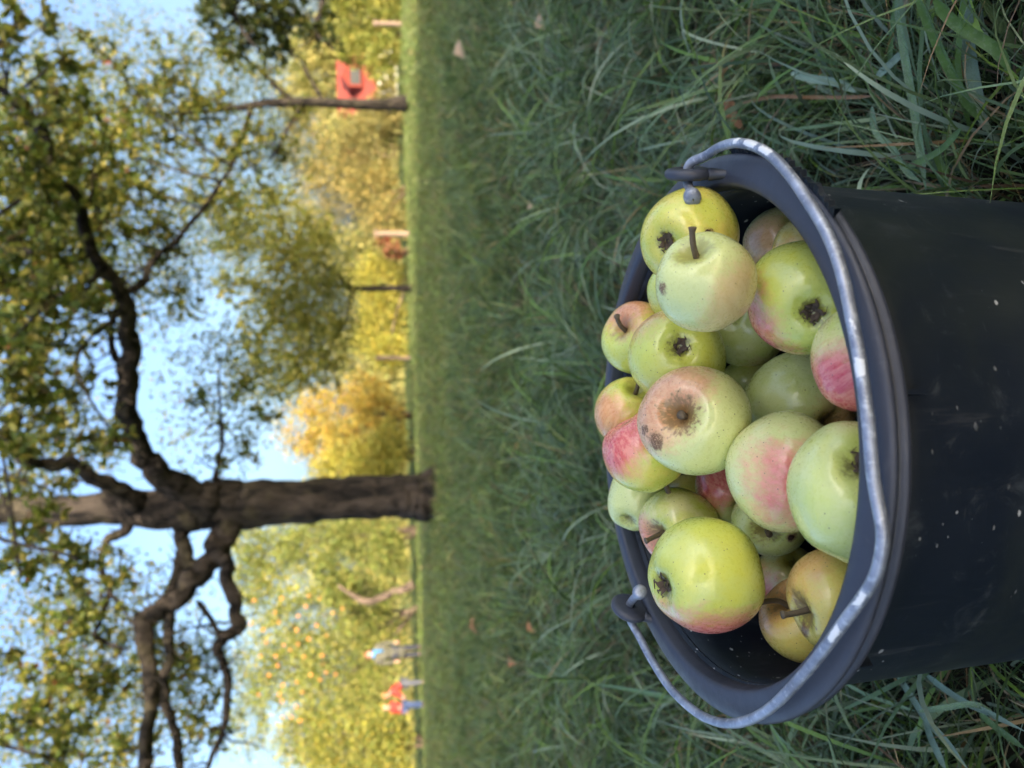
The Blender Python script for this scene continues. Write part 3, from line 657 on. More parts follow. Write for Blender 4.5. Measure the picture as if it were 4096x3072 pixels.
# ears: round tabs standing on the rim, axis along the ear-to-ear line
ax = (EARR - EARL) / np.linalg.norm(EARR - EARL)
def ear(c, s, tilt):
    n = ax * s + BN * .10; n /= np.linalg.norm(n); u = BN - n * (BN @ n); u /= np.linalg.norm(u); w = np.cross(n, u)
    mb = MB(); n_ = 40; prof = [(.0034, -.0030), (.0095, -.0034), (.0122, -.0028), (.0135, -.0012), (.0135, .0012), (.0122, .0028), (.0095, .0034), (.0034, .0030)]
    mb.lathe(prof + [prof[0]], n_, lambda x, y, h: c + (x * u * 1.0 + y * w * 1.12) + h * n)
    # web joining the tab to the lip
    for k in (-1, 1):
        mb.tube(smooth_path([c - u * .008 + w * k * .010, c - u * .0135 + w * k * .014, c - u * .0185 + w * k * .020], 4), np.linspace(.0038, .0020, 9), 8)
    return mb.build('ear', M['rim'], bucket)
ear(EARR, 1, 0); ear(EARL, -1, 0)

# bail handle: bent galvanised wire lying round the near side on the rim
def z1(x, y): return (2300 + .633 * x, 500 + .633 * y)
def z2(x, y): return (2300 + .633 * x, 1400 + .633 * y)
def z3(x, y): return (2300 + .633 * x, 2050 + .633 * y)
hp = [z1(820, 200), z1(900, 145), z1(1000, 113), z1(1100, 122), z1(1200, 165), z1(1290, 238), z1(1400, 372), z1(1490, 510), z1(1570, 640), z1(1640, 790), z1(1690, 950), z1(1725, 1100), z1(1760, 1280), z1(1790, 1430), z2(1812, 150), z2(1838, 330), z2(1858, 500), z2(1872, 680), z2(1892, 850), z2(1920, 1000), z3(1945, 110), z3(1940, 240), z3(1905, 390), z3(1830, 520), z3(1710, 680), z3(1600, 830), z3(1500, 960), z3(1400, 1075), z3(1300, 1180), z3(1200, 1262), z3(1100, 1312), z3(1000, 1335), z3(900, 1325), z3(800, 1285), z3(700, 1210), z3(600, 1110), z3(520, 990), z3(450, 870), z3(400, 770)]
hh = .0065 + .004 * np.abs(np.linspace(-1, 1, len(hp))) ** 2
HPTS = [on_rim(x, y, h) for (x, y), h in zip(hp, hh)]
HPTS = [on_rim(2767, 782, .0205), EARR - ax * .004, EARR + ax * .006 + BN * .0005] + HPTS + [EARL - ax * .007 + BN * .0005, EARL + ax * .004, on_rim(2556, 2372, .0165)]
HP = smooth_path(HPTS, 7)
for _ in range(9): HP[8:-8] = .25 * HP[7:-9] + .5 * HP[8:-8] + .25 * HP[9:-7]
t = NT('galvanised_wire'); o = t.obj()
n1 = t.noise(o, 70, 5, .7); n2 = t.noise(o, 260, 3); n3 = t.noise(o, 22, 4, .6, .5)
c = t.mix(t.rng(n1, .34, .70), (0.21, 0.23, 0.28), (0.40, 0.43, 0.50)); c = t.mix(t.math('MULTIPLY', t.rng(n2, .54, .68), .55), c, (0.62, 0.65, 0.70))
c = t.mix(t.math('MULTIPLY', t.rng(n3, .58, .75), .5), c, (0.10, 0.10, 0.12))
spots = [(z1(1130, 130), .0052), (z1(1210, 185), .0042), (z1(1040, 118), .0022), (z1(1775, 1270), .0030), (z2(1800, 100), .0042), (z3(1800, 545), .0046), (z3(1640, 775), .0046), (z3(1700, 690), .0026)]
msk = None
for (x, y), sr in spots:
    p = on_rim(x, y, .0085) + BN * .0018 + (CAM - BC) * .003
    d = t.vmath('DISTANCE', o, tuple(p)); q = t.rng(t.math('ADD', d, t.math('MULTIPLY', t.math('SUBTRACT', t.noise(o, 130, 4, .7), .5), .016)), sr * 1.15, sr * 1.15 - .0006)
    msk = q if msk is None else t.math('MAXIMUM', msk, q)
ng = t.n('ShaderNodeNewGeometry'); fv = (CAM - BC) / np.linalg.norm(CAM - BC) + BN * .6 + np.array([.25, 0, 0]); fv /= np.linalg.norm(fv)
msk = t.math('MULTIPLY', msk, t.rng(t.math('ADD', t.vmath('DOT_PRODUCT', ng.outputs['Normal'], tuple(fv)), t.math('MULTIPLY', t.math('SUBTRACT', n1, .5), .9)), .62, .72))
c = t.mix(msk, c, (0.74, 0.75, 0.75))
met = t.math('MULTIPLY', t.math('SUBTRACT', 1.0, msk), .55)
M['wire'] = t.done(t.bsdf(c, t.rng(n3, .3, .7, .38, .6), met, t.bump(t.math('ADD', n1, t.math('MULTIPLY', msk, .8)), .35, .001)))
mb = MB(); mb.tube(HP, .00272, 16); hd = mb.build('handle', M['wire'], bucket)
for c0, s in ((HP[0], HP[0] - HP[1]), (HP[-1], HP[-1] - HP[-2])):
    s = s / np.linalg.norm(s); u = np.cross(s, [0.3, .5, .8]); u /= np.linalg.norm(u); w = np.cross(s, u)
    mb = MB(); mb.lathe([(.0005, -.004), (.0034, -.0035), (.0046, -.001), (.0050, .002), (.0047, .0052), (.0036, .0062), (.0005, .0064)], 20, lambda x, y, h: c0 + x * u + y * w + h * s)
    mb.build('handle_knob', M['wire'], hd)

# ------------------------------------------------------------------ apples
def apple_mat():
    t = NT('apple_skin'); o = t.obj(); g = lambda n, out='Vector': t.attr(n, 'OBJECT', out)
    d = t.vmath('NORMALIZE', o); seed = g('seed_offset')
    p = t.vmath('ADD', d, seed)
    sx = t.n('ShaderNodeSeparateXYZ'); t.l(d, sx.inputs[0]); z = sx.outputs[2]
    big = t.noise(p, 1.6, 4, .6); fine = t.noise(p, 14, 4, .6)
    # meridian streaks
    st = t.n('ShaderNodeMapping'); t.l(d, st.inputs[0]); st.inputs['Scale'].default_value = (1, 1, .10)
    streak = t.noise(t.vmath('ADD', st.outputs[0], seed), 11, 4, .6)
    base = t.mix(t.rng(big, .35, .68), g('ground_colour', 'Color'), g('second_colour', 'Color'))
    base = t.mix(t.math('MULTIPLY', t.rng(fine, .45, .75), .18), base, (0.46, 0.50, 0.10))
    # greener round both hollows
    hol = t.math('MULTIPLY', t.rng(t.math('ABSOLUTE', z), .80, .97), .55)
    base = t.mix(hol, base, (0.42, 0.46, 0.055))
    # blush
    bd = t.vmath('DOT_PRODUCT', d, g('blush_dir'))
    bm = t.math('ADD', bd, t.math('ADD', t.math('MULTIPLY', t.math('SUBTRACT', big, .5), .8), t.math('MULTIPLY', t.math('SUBTRACT', streak, .5), .55)))
    bm = t.math('MULTIPLY', t.rng(bm, g('blush_edge', 'Fac'), t.math('ADD', g('blush_edge', 'Fac'), .62)), g('blush', 'Fac'))
    bc = t.mix(t.rng(streak, .35, .65), (0.60, 0.075, 0.09), (0.74, 0.25, 0.205))
    pale = t.voro(p, 11.0)
    bc = t.mix(t.math('MULTIPLY', t.rng(pale, .16, .05), .5), bc, (0.66, 0.42, 0.22))
    base = t.mix(bm, base, bc)
    # russet fan round the stem
    rs = t.math('MULTIPLY', t.rng(t.math('ADD', z, t.math('MULTIPLY', t.math('SUBTRACT', streak, .5), .34)), .88, .965), g('russet', 'Fac'))
    base = t.mix(rs, base, t.mix(fine, (0.15, 0.085, 0.028), (0.27, 0.17, 0.06)))
    # calyx basin grime
    cg = t.math('MULTIPLY', t.rng(t.math('ADD', z, t.math('MULTIPLY', t.math('SUBTRACT', streak, .5), .12)), -.955, -.995), .7)
    base = t.mix(cg, base, (0.10, 0.075, 0.03))
    # lenticels
    for sc, thr, keep, col, amt in ((8.5, .125, .35, (0.06, 0.045, 0.022), .85), (15.0, .13, .62, (0.16, 0.12, 0.04), .75)):
        vd = t.voro(p, sc); sc_ = t.n('ShaderNodeSeparateColor'); t.l(t.voro(p, sc, 'Color'), sc_.inputs[0])
        m_ = t.math('MULTIPLY', t.math('MULTIPLY', t.rng(vd, thr, thr * .5), t.math('GREATER_THAN', sc_.outputs[0], keep)), amt)
        base = t.mix(m_, base, col)
    # small scuffs
    sc = t.math('MULTIPLY', t.rng(t.noise(p, 5.5, 6, .75), .66, .74), t.math('MULTIPLY', g('grime', 'Fac'), t.rng(fine, .4, .6)))
    base = t.mix(sc, base, (0.20, 0.12, 0.04))
    scm = None
    for nm in ('scab_a', 'scab_b'):
        dd = t.math('ADD', t.vmath('DISTANCE', d, g(nm)), t.math('MULTIPLY', t.math('SUBTRACT', t.noise(p, 9, 5, .7), .5), .30))
        e_ = g(nm + '_size', 'Fac'); q_ = t.math('MULTIPLY', t.rng(dd, e_, t.math('MULTIPLY', e_, .45)), t.rng(t.noise(p, 40, 4, .7), .30, .50))
        scm = q_ if scm is None else t.math('MAXIMUM', scm, q_)
    base = t.mix(scm, base, t.mix(t.noise(p, 30, 3), (0.10, 0.045, 0.016), (0.24, 0.13, 0.055)))
    rs = t.math('MAXIMUM', rs, scm)
    h = t.math('ADD', t.math('MULTIPLY', big, 1.0), t.math('MULTIPLY', fine, .10))
    rough = t.math('ADD', t.rng(fine, .3, .7, .24, .36), t.math('MULTIPLY', rs, .35))
    return t.done(t.bsdf(base, rough, 0, t.bump(h, .22, .004), .5, Subsurface_Weight=.10, Subsurface_Radius=(.012, .008, .003), Subsurface_Scale=.4, Coat_Weight=.5, Coat_Roughness=.12))
M['apple'] = apple_mat()
M['stem'] = simple_mat('stem_wood', (0.13, 0.095, 0.055), .8, .45, 500, .6, 0, .0006)
M['calyx'] = simple_mat('dry_calyx', (0.075, 0.052, 0.034), .95, .5, 500, .6, 0, .0006)
M['scab'] = simple_mat('brown_scab', (0.14, 0.062, 0.022), .85, .5, 600, .8, 0, .0008)
M['hole'] = simple_mat('worm_hole', (0.035, 0.014, 0.006), .95, .5, 600, .5, 0, .0006)

GREEN = (0.57, 0.63, 0.17); PALE = (0.65, 0.69, 0.28); YEL = (0.72, 0.60, 0.13); YGR = (0.59, 0.61, 0.095); GOLD = (0.72, 0.53, 0.13); CRM = (0.72, 0.67, 0.30)
APX = {1: (.0858, .4120, .3000, .0286), 2: (.0516, .3628, .3116, .0254), 3: (.0633, .5014, .2666, .0239), 4: (.0879, .4375, .2238, .0228), 5: (.0745, .3988, .2292, .0208), 6: (.0424, .3676, .2505, .0315), 7: (.0082, .3265, .2435, .0261), 8: (.0387, .5068, .2142, .0292), 9: (.0328, .5330, .2896, .0275), 10: (.0157, .4775, .2810, .0331), 11: (-.0091, .5527, .2639, .0239), 12: (-.0235, .5273, .3008, .0248), 13: (-.0266, .4294, .2894, .0337), 14: (-.0495, .4828, .3046, .0286), 15: (-.0119, .5196, .2044, .0255), 17: (-.0181, .4445, .2081, .0334), 18: (-.0553, .3855, .2543, .0334), 19: (-.0569, .3203, .2534, .0348), 20: (-.0815, .4964, .2344, .0254), 21: (-.0951, .4502, .2284, .0247), 22: (-.0903, .5370, .2911, .0236), 23: (-.1042, .4895, .2789, .0273), 24: (-.1170, .4074, .2966, .0334), 25: (-.1428, .4705, .2069, .0235), 26: (-.1497, .4085, .2321, .0251), 27: (-.1242, .3653, .2379, .0270), 28: (-.0967, .5389, .2463, .0232)}
# id: zoom frame, centre, radius, end seen ('S' stem / 'C' calyx), end position, blush position, blush, edge, russet, grime, colours, stem, extras, label
Zf = {1: z1, 2: z2, 3: z3}
AP = {
 1: (1, 705, 705, 308, 'C', (560, 740), None, 0, .5, .5, .9, YGR, YEL, 1, [('hole', (828, 688), .075), ('scab', (828, 688), .10)], 'glossy yellow apple under the right handle ear with a ragged brown calyx'),
 2: (1, 825, 990, 308, 'S', (735, 770), (1090, 1120), .35, .2, .35, .2, PALE, PALE, 1, [('scab', (582, 1030), .11)], 'pale green apple on top with upright stem and brown star-shaped scab'),
 3: (1, 670, 1060, 210, 'C', (780, 1200), None, 0, .5, .3, .3, GREEN, YGR, 0, [], 'green apple mostly hidden behind the pale scabbed apple'),
 4: (1, 1300, 740, 230, 'C', (1400, 640), (1200, 820), .5, .2, .3, .3, CRM, PALE, 0, [], 'pinkish apple deep in the shadow under the right rim'),
 5: (1, 1470, 800, 230, 'S', (1600, 800), (1400, 900), .4, .4, .3, .3, CRM, YEL, 0, [], 'cream apple peeping out between the right rim and a large blushed apple'),
 6: (1, 1460, 1100, 375, 'C', (1505, 1190), (1130, 1290), .95, .26, .3, .2, GREEN, YGR, 1, [], 'large green apple with pink flank and dark calyx facing the right rim'),
 7: (1, 1850, 1470, 350, 'C', (2080, 1300), (1730, 1720), 1.0, .25, .3, .2, CRM, GREEN, 0, [], 'apple with crimson cheek pressed against the near rim'),
 8: (1, 1075, 1270, 252, 'C', (985, 1190), (1240, 1460), .35, .5, .3, .3, GREEN, PALE, 1, [], 'green apple tucked below the pale scabbed apple'),
 9: (1, 395, 1345, 228, 'S', (262, 1265), (330, 1150), .7, .35, .4, .2, YGR, GREEN, 1, [], 'puckered apple with stem poking over the far rim'),
 10: (1, 645, 1465, 305, 'C', (662, 1398), (480, 1200), .55, .35, .3, .2, YGR, GREEN, 1, [], 'glossy yellow-green apple showing its small round calyx'),
 11: (2, 545, 260, 190, 'C', (640, 200), (450, 330), .45, .3, .3, .3, PALE, CRM, 0, [], 'pale apple showing only a sliver beside the big russeted apple'),
 12: (2, 335, 390, 208, 'S', (400, 235), (190, 470), .6, .25, .3, .2, YGR, YEL, 1, [], 'yellow apple with a pink flank standing highest at the far rim'),
 13: (2, 767, 450, 345, 'S', (640, 395), (520, 260), .62, .22, .85, .3, PALE, PALE, 2, [('scab', (525, 575), .14), ('scab', (465, 500), .08)], 'big blushed apple with wide russeted stem hollow at the centre of the heap'),
 14: (2, 440, 640, 262, 'S', (575, 860), (250, 500), .95, .10, .3, .7, YGR, YEL, 1, [], 'red-edged speckled apple just behind the big russeted apple'),
 15: (2, 1110, 270, 215, 'C', (1200, 400), None, 0, .5, .3, .4, PALE, GREEN, 0, [], 'small pale green apple wedged below the russeted apple'),
 17: (2, 1430, 335, 328, 'C', (1620, 480), (1720, 420), .5, .45, .3, .2, PALE, GREEN, 0, [], 'smooth pale green apple between the two red-cheeked apples near the handle'),
 18: (2, 1340, 772, 380, 'C', (1500, 860), (1340, 830), 1.0, .50, .3, .4, PALE, CRM, 1, [], 'apple with a red patch in the middle above the nearest green apple'),
 19: (2, 1810, 890, 478, 'C', (1830, 715), None, .1, .6, .3, .1, PALE, GREEN, 1, [], 'largest and nearest plain green apple against the handle'),
 20: (2, 985, 880, 225, 'S', (1080, 990), (880, 790), .95, .25, .3, .5, PALE, GREEN, 0, [], 'dusky red apple sunk in the gap under the russeted apple'),
 21: (2, 1245, 1065, 242, 'S', (1200, 1150), None, 0, .5, .6, .4, GREEN, PALE, 1, [('hole', (1355, 1180), .085), ('scab', (1355, 1180), .13)], 'green apple with cut stem and a worm hole'),
 22: (2, 400, 930, 195, 'C', (330, 1080), None, .1, .5, .3, .2, PALE, PALE, 0, [], 'pale green dented apple resting on the far left rim'),
 23: (2, 650, 1110, 248, 'S', (490, 1185), (440, 1240), .75, .35, .8, .2, YGR, CRM, 1, [], 'yellow apple with pink shoulder and deep brown stem hollow'),
 24: (2, 820, 1420, 366, 'C', (535, 1490), (790, 1790), .95, .28, .3, .3, YGR, GREEN, 1, [], 'large shiny green apple with pink underside nearest the left handle ear'),
 25: (2, 1340, 1450, 222, 'C', (1420, 1350), (1200, 1600), .8, .2, .3, .3, CRM, GOLD, 0, [], 'cream and red apple sunk behind the golden apple'),
 26: (3, 1450, 680, 275, 'S', (1310, 530), (1250, 500), .5, .2, .7, .7, GOLD, YEL, 1, [], 'golden apple with long stem lying lowest at the left wall'),
 27: (3, 1660, 550, 330, 'S', (1400, 640), (1440, 320), .35, .35, .8, .6, YEL, GOLD, 1, [('scab', (1420, 760), .13), ('scab', (1470, 860), .10)], 'cracked yellow apple with short stem against the near left rim'),
 28: (2, 740, 960, 190, 'C', (800, 1100), None, .2, .3, .3, .3, GOLD, YEL, 0, [], 'dark gold apple glimpsed deep between its neighbours'),
}

def view_dir(c, dx, dy):
    """unit direction on a sphere seen at offset (dx right, dy down in the picture, in radii)"""
    toC = CAM - c; toC /= np.linalg.norm(toC)
    ex = -UPV - toC * (-UPV @ toC); ex /= np.linalg.norm(ex); ey = -RGT - toC * (-RGT @ toC); ey -= ex * (ex @ ey); ey /= np.linalg.norm(ey)
    q = math.hypot(dx, dy); z = math.sqrt(1 - q * q) if q < .98 else -.15
    v = ex * dx + ey * dy + toC * z; return v / np.linalg.norm(v)

NPH, NTH = 44, 56
for aid, (zf, cx, cy, cr, end, ep, bp, bl, bedge, russ, grime, c1, c2, ends, extras, label) in AP.items():
    X = np.array(APX[aid][:3]); R = APX[aid][3] * 1.045
    g = np.random.default_rng(aid * 13)
    dv = view_dir(X, (ep[0] - cx) / cr, (ep[1] - cy) / cr)
    zl = dv if end == 'S' else -dv
    q = Vector((0, 0, 1)).rotation_difference(Vector(zl)); q = q @ Matrix.Rotation(g.uniform(0, 6.28), 3, 'Z').to_quaternion()
    Rm = np.array(q.to_matrix()); loc = lambda d: Rm.T @ d
    a_, b_ = g.uniform(.34, .42), g.uniform(.20, .28); wa, wb = g.uniform(.34, .42), g.uniform(.30, .38)
    if aid == 13: a_, wa = .50, .36
    if aid in (9, 23, 26): a_, wa = .48, .42
    ph5 = g.uniform(0, 6.28); lop = g.uniform(0, 6.28); lopa = g.uniform(.02, .06); ns = g.normal(size=(5, 3)); na = g.uniform(.008, .02, 5) * (2 if aid in (14, 22, 9) else 1)
    el = g.uniform(.95, 1.04)
    def surf(ph, th):
        s = 1 - a_ * np.exp(-(ph / wa) ** 2) - b_ * np.exp(-((np.pi - ph) / wb) ** 2)
        s = s * (1 + .018 * np.cos(5 * th + ph5) * np.clip((np.abs(ph - 1.57) - .5), 0, 1) * np.sin(ph) * 2)
        d = np.stack([np.sin(ph) * np.cos(th), np.sin(ph) * np.sin(th), np.cos(ph)], -1)
        w = sum(na[k] * np.sin(2.3 * (d @ ns[k]) + k) for k in range(5))
        s = s * (1 + (w + lopa * np.cos(th - lop) * np.cos(ph)) * np.clip(np.sin(ph) * 3, 0, 1))
        tap = 1 - .06 * (1 - d[..., 2]) * .5
        return R * s[..., None] * d * np.stack([tap, tap, np.full_like(tap, el)], -1)
    ph = np.linspace(0, np.pi, NPH); ph = ph - .10 * np.sin(4 * ph) * 0
    ph[0] = 1e-3; ph[-1] = np.pi - 1e-3
    PH, TH = np.meshgrid(ph, np.arange(NTH) * 2 * np.pi / NTH, indexing='ij')
    v = surf(PH, TH).reshape(-1, 3)
    i, j = np.meshgrid(np.arange(NPH - 1), np.arange(NTH), indexing='ij'); k = (j + 1) % NTH
    f = np.stack([i * NTH + j, (i + 1) * NTH + j, (i + 1) * NTH + k, i * NTH + k], -1).reshape(-1, 4)
    ob = link('apple', mesh_np('apple', v, f), M['apple']); ob.location = X; ob.rotation_mode = 'QUATERNION'; ob.rotation_quaternion = q
    tag(ob, label, 'apple', 'apples heaped in the bucket')
    ob['seed_offset'] = [float(x) for x in g.uniform(0, 40, 3)]
    ob['ground_colour'] = [float(x) for x in c1]; ob['second_colour'] = [float(x) for x in c2]
    bd = loc(view_dir(X, (bp[0] - cx) / cr, (bp[1] - cy) / cr)) if bp else np.array([0, 0, 1.0])
    ob['blush_dir'] = [float(x) for x in bd]; ob['blush'] = float(bl); ob['blush_edge'] = float(bedge); ob['russet'] = float(russ); ob['grime'] = float(grime)
    def part(name, me, mat):
        me.materials.append(mat); c = bpy.data.objects.new(name, me); COL.objects.link(c); c.parent = ob; return c
    if ends and end == 'S':
        z0 = R * (1 - a_) * el; L = R * (.62 if ends == 1 else .22); bx = g.normal(0, .25, 2)
        if aid == 26: L = R * .95
        pts = smooth_path([(0, 0, z0 - .002), (bx[0] * L * .15, bx[1] * L * .15, z0 + L * .4), (bx[0] * L * .6, bx[1] * L * .6, z0 + L * .8), (bx[0] * L, bx[1] * L, z0 + L)], 4)
        rr = np.interp(np.linspace(0, 1, len(pts)), [0, .2, .75, .92, 1], [.078, .062, .058, .080, .082]) * R
        me = MB().tube(pts, rr, 9).mesh('stem'); part('stem', me, M['stem'])
    if ends and end == 'C':
        z0 = -R * (1 - b_) * el; mb = MB(); cs = 1.7 if aid == 1 else g.uniform(.75, 1.25)
        mb.lathe([(.0004, .001), (R * .10, .0006), (R * .125, 0)], 12, lambda x, y, h: np.array([x, y, z0 - .0012 + h]))
        for s5 in range(7):
            a = s5 * .898 + g.uniform(-.3, .3); Ls = R * g.uniform(.07, .20) * cs; w = R * g.uniform(.05, .085) * cs ** .5; cu = g.uniform(.2, 1.0)
            pv = []
            for tt in np.linspace(0, 1, 6):
                rad = R * .05 + Ls * tt; zz = z0 - .0012 - R * .13 * math.sin(tt * 2.2) * cu; aa = a + .5 * tt * g.uniform(-1, 1)
                cc = np.array([rad * math.cos(aa), rad * math.sin(aa), zz]); sd = np.array([-math.sin(aa), math.cos(aa), g.uniform(-.5, .5)]) * w * (1 - tt * .85) * g.uniform(.6, 1.2)
                pv += [cc - sd, cc + [0, 0, -.0008], cc + sd]
            pf = []
            for r_ in range(5):
                b = r_ * 3; pf += [(b, b + 1, b + 4, b + 3), (b + 1, b + 2, b + 5, b + 4)]
            mb.add(pv, pf)
        part('calyx', mb.mesh('calyx'), M['calyx'])
    sb = [e for e in extras if e[0] == 'scab']
    for nm, e in zip(('scab_a', 'scab_b'), (sb + [None, None])[:2]):
        ob[nm] = [float(x) for x in (loc(view_dir(X, (e[1][0] - cx) / cr, (e[1][1] - cy) / cr)) if e else (0, 0, 9))]; ob[nm + '_size'] = float(e[2] * 1.5) if e else .01
    for kind, (ex_, ey_), sz in extras:
        if kind == 'scab': continue
        d = loc(view_dir(X, (ex_ - cx) / cr, (ey_ - cy) / cr)); u = np.cross(d, [.3, .2, .9]); u /= np.linalg.norm(u); w = np.cross(d, u)
        vv = []; ff = []; nr = 18; out = [1 + (.35 * math.cos(5 * tt + 1) if aid == 2 else 0) + g.uniform(-.25, .25) for tt in np.linspace(0, 6.28, nr)]
        for rr in (0.05, .35, .7, 1.0):
            for m_ in range(nr):
                a = 2 * math.pi * m_ / nr; dd = d + (u * math.cos(a) + w * math.sin(a)) * sz * rr * out[m_]; dd /= np.linalg.norm(dd)
                pz = surf(np.array(math.acos(max(-1, min(1, dd[2])))), np.array(math.atan2(dd[1], dd[0])))
                vv.append(pz + dd * (.0007 * (1 - rr ** 4) * (1 + g.uniform(-.4, .4)) - .00005))
        for r_ in range(3):
            for m_ in range(nr):
                n_ = (m_ + 1) % nr; ff.append((r_ * nr + m_, (r_ + 1) * nr + m_, (r_ + 1) * nr + n_, r_ * nr + n_))
        ff.append(tuple(range(nr)))
        part('scab' if kind == 'scab' else 'worm_hole', mesh_py(kind, vv, ff), M['scab' if kind == 'scab' else 'hole'])

# ------------------------------------------------------------------ grass
t = NT('grass_blade'); c = t.attr('tint'); nz = t.noise(t.pos(), 60, 3)
c2 = t.mix(t.math('MULTIPLY', nz, .5), c, t.mix(.55, c, (0.02, 0.03, 0.015)))
dew = t.rng(t.noise(t.pos(), 420, 2), .52, .66)
c2 = t.mix(t.math('MULTIPLY', dew, .10), c2, (0.42, 0.50, 0.45))
b = t.bsdf(c2, t.rng(nz, .3, .7, .36, .55), 0, t.bump(t.noise(t.pos(), 900, 2), .25, .0006), .5)
tr = t.n('ShaderNodeBsdfTranslucent'); t.l(c2, tr.inputs[0]); mx = t.n('ShaderNodeMixShader'); mx.inputs[0].default_value = .22; t.l(b, mx.inputs[1]); t.l(tr.outputs[0], mx.inputs[2])
M['grass'] = t.done(mx.outputs[0])

GP_NEAR = [((0.055, 0.100, 0.025), 4), ((0.085, 0.145, 0.042), 4), ((0.140, 0.210, 0.095), 2.8), ((0.24, 0.30, 0.19), 1.6), ((0.12, 0.21, 0.03), 2.6), ((0.26, 0.16, 0.065), 1.0), ((0.13, 0.075, 0.035), .9), ((0.40, 0.29, 0.15), .5)]
GP_FAR = [((0.12, 0.175, 0.028), 4), ((0.17, 0.225, 0.042), 4), ((0.22, 0.255, 0.062), 2.5), ((0.27, 0.23, 0.075), 1), ((0.25, 0.17, 0.06), .5)]

def tuft_noise(x, y):
    return np.sin(x * 17 + 3 * np.sin(y * 11)) * np.sin(y * 15 + 2.5 * np.sin(x * 9 + 1))

def grass(name, n, y0, y1, length, width, pal, segs, label, spread=.58, side=.32, flop=(.5, 1.9), wide=1.7, out=False):
    # area-uniform sampling of the wedge in view
    yy = rng.uniform(0, 1, n * 3); ww = rng.uniform(0, 1, n * 3)
    y = y0 + (y1 - y0) * yy; half = spread * y + side
    keep = rng.uniform(0, 1, n * 3) < half / half.max()
    y = y[keep][:n]; half = half[keep][:n]; x = rng.uniform(-1, 1, len(y)) * half
    bc = BC - .285 * BN
    ok = np.hypot(x - bc[0], y - bc[1]) > .160
    ok &= np.hypot(x, y) > .22            # where the photographer's hands and knees are
    tn = tuft_noise(x * .6, y * .6)
    ok &= rng.uniform(0, 1, len(x)) < .62 + .38 * tn
    # the foot of the old tree keeps clear
    tb = TRK[0][0]; ok &= np.hypot(x - tb[0], y - tb[1]) > .2
    if out: ok &= (np.abs(x) > .58 * np.maximum(y, 0) + .28) | (y < .24)
    else: ok &= (y > .36) | (rng.uniform(0, 1, len(x)) < .25)
    x, y, tn = x[ok], y[ok], tn[ok]; n = len(x)
    L = rng.uniform(length[0], length[1], n) * (1 + .35 * tn) * rng.choice([.6, 1, 1.5], n, p=[.35, .5, .15])
    wd = rng.uniform(width[0], width[1], n) * rng.choice([.6, 1, wide], n, p=[.45, .42, .13])
    az = 2.2 * np.sin(x * 6 + 2 * np.sin(y * 5)) + 1.8 * np.sin(y * 7 + 1) + rng.normal(0, 1.1, n)
    th0 = rng.uniform(.05, .7, n); th1 = th0 + rng.uniform(flop[0], flop[1], n)
    hd = np.stack([np.cos(az), np.sin(az), np.zeros(n)], -1); up = np.array([0, 0, 1.0])
    side_v = np.stack([-np.sin(az), np.cos(az), np.zeros(n)], -1)
    roll = rng.normal(0, .6, n); bend = rng.normal(0, .9, n)
    p = np.stack([x, y, ground_z(x, y) - .004], -1); V = []
    for s in range(segs + 1):
        tt = s / segs; th = th0 + (th1 - th0) * tt ** 1.3
        dirn = hd * np.sin(th)[:, None] + up * np.cos(th)[:, None] + side_v * (bend * tt)[:, None] * .6
        if s: p = p + dirn * (L / segs)[:, None]
        p[:, 2] = np.maximum(p[:, 2], ground_z(p[:, 0], p[:, 1]) + .004)
        r_ = roll + tt * bend * 1.2
        sd = side_v * np.cos(r_)[:, None] + np.cross(dirn, side_v) * np.sin(r_)[:, None]
        w = (wd * .5 * (1 - tt ** 2.2) ** .8 * (.6 + .4 * min(1, tt * 4)))[:, None]
        if s == segs: V.append(p)
        else: V += [p - sd * w, p + sd * w]
    V = np.stack(V, 1); nv = V.shape[1]
    fq = [[2 * s, 2 * s + 1, 2 * s + 3, 2 * s + 2] for s in range(segs - 1)]
    tri = []
    for q in fq: tri += [[q[0], q[1], q[2]], [q[0], q[2], q[3]]]
    tri.append([2 * (segs - 1), 2 * (segs - 1) + 1, nv - 1])
    Fc = ((np.arange(n) * nv)[:, None, None] + np.array(tri)[None]).reshape(-1, 3)
    c = pick(pal, n) * np.clip(1 + .25 * tn[:, None], .6, 1.4); c = np.repeat(c[:, None, :], nv, 1)
    # dry tips on some blades
    dry = rng.uniform(0, 1, n) < .22
    c[dry, -3:] = c[dry, -3:] * .4 + np.array([.22, .14, .06]) * .6
    o = link(name, mesh_np(name, V.reshape(-1, 3), Fc, True, c.reshape(-1, 3)), M['grass'])
    tag(o, label, 'grass', kind='stuff'); return o

grass('near_grass', 46000, .22, 1.7, (.06, .14), (.0014, .0032), GP_NEAR, 7, 'fine dewy tangled grass round the bucket', flop=(.6, 2.3))
grass('coarse_grass', 11000, .22, 2.2, (.11, .20), (.0040, .0068), GP_NEAR[1:5], 9, 'coarse broad-bladed grass growing through the fine grass', flop=(.9, 2.6), wide=1.1)
grass('near_grass', 26000, -.9, 3.0, (.07, .15), (.003, .006), GP_NEAR[:5], 5, 'grass on either side of the view and at the photographer\'s feet', spread=0, side=2.8, out=True)
grass('near_thatch', 30000, .22, 2.4, (.03, .08), (.0012, .0024), GP_NEAR[-3:] + GP_NEAR[:2], 4, 'short undergrowth and dead straw under the long grass', flop=(.9, 2.2))
grass('middle_grass', 75000, 1.6, 5.5, (.06, .13), (.0028, .0055), GP_NEAR[:3] + GP_NEAR[4:6] + GP_FAR, 5, 'shaded grass between the bucket and the old tree')
grass('far_grass', 75000, 5.2, 14.0, (.06, .12), (.006, .011), GP_FAR, 3, 'shaded lawn round the old tree')
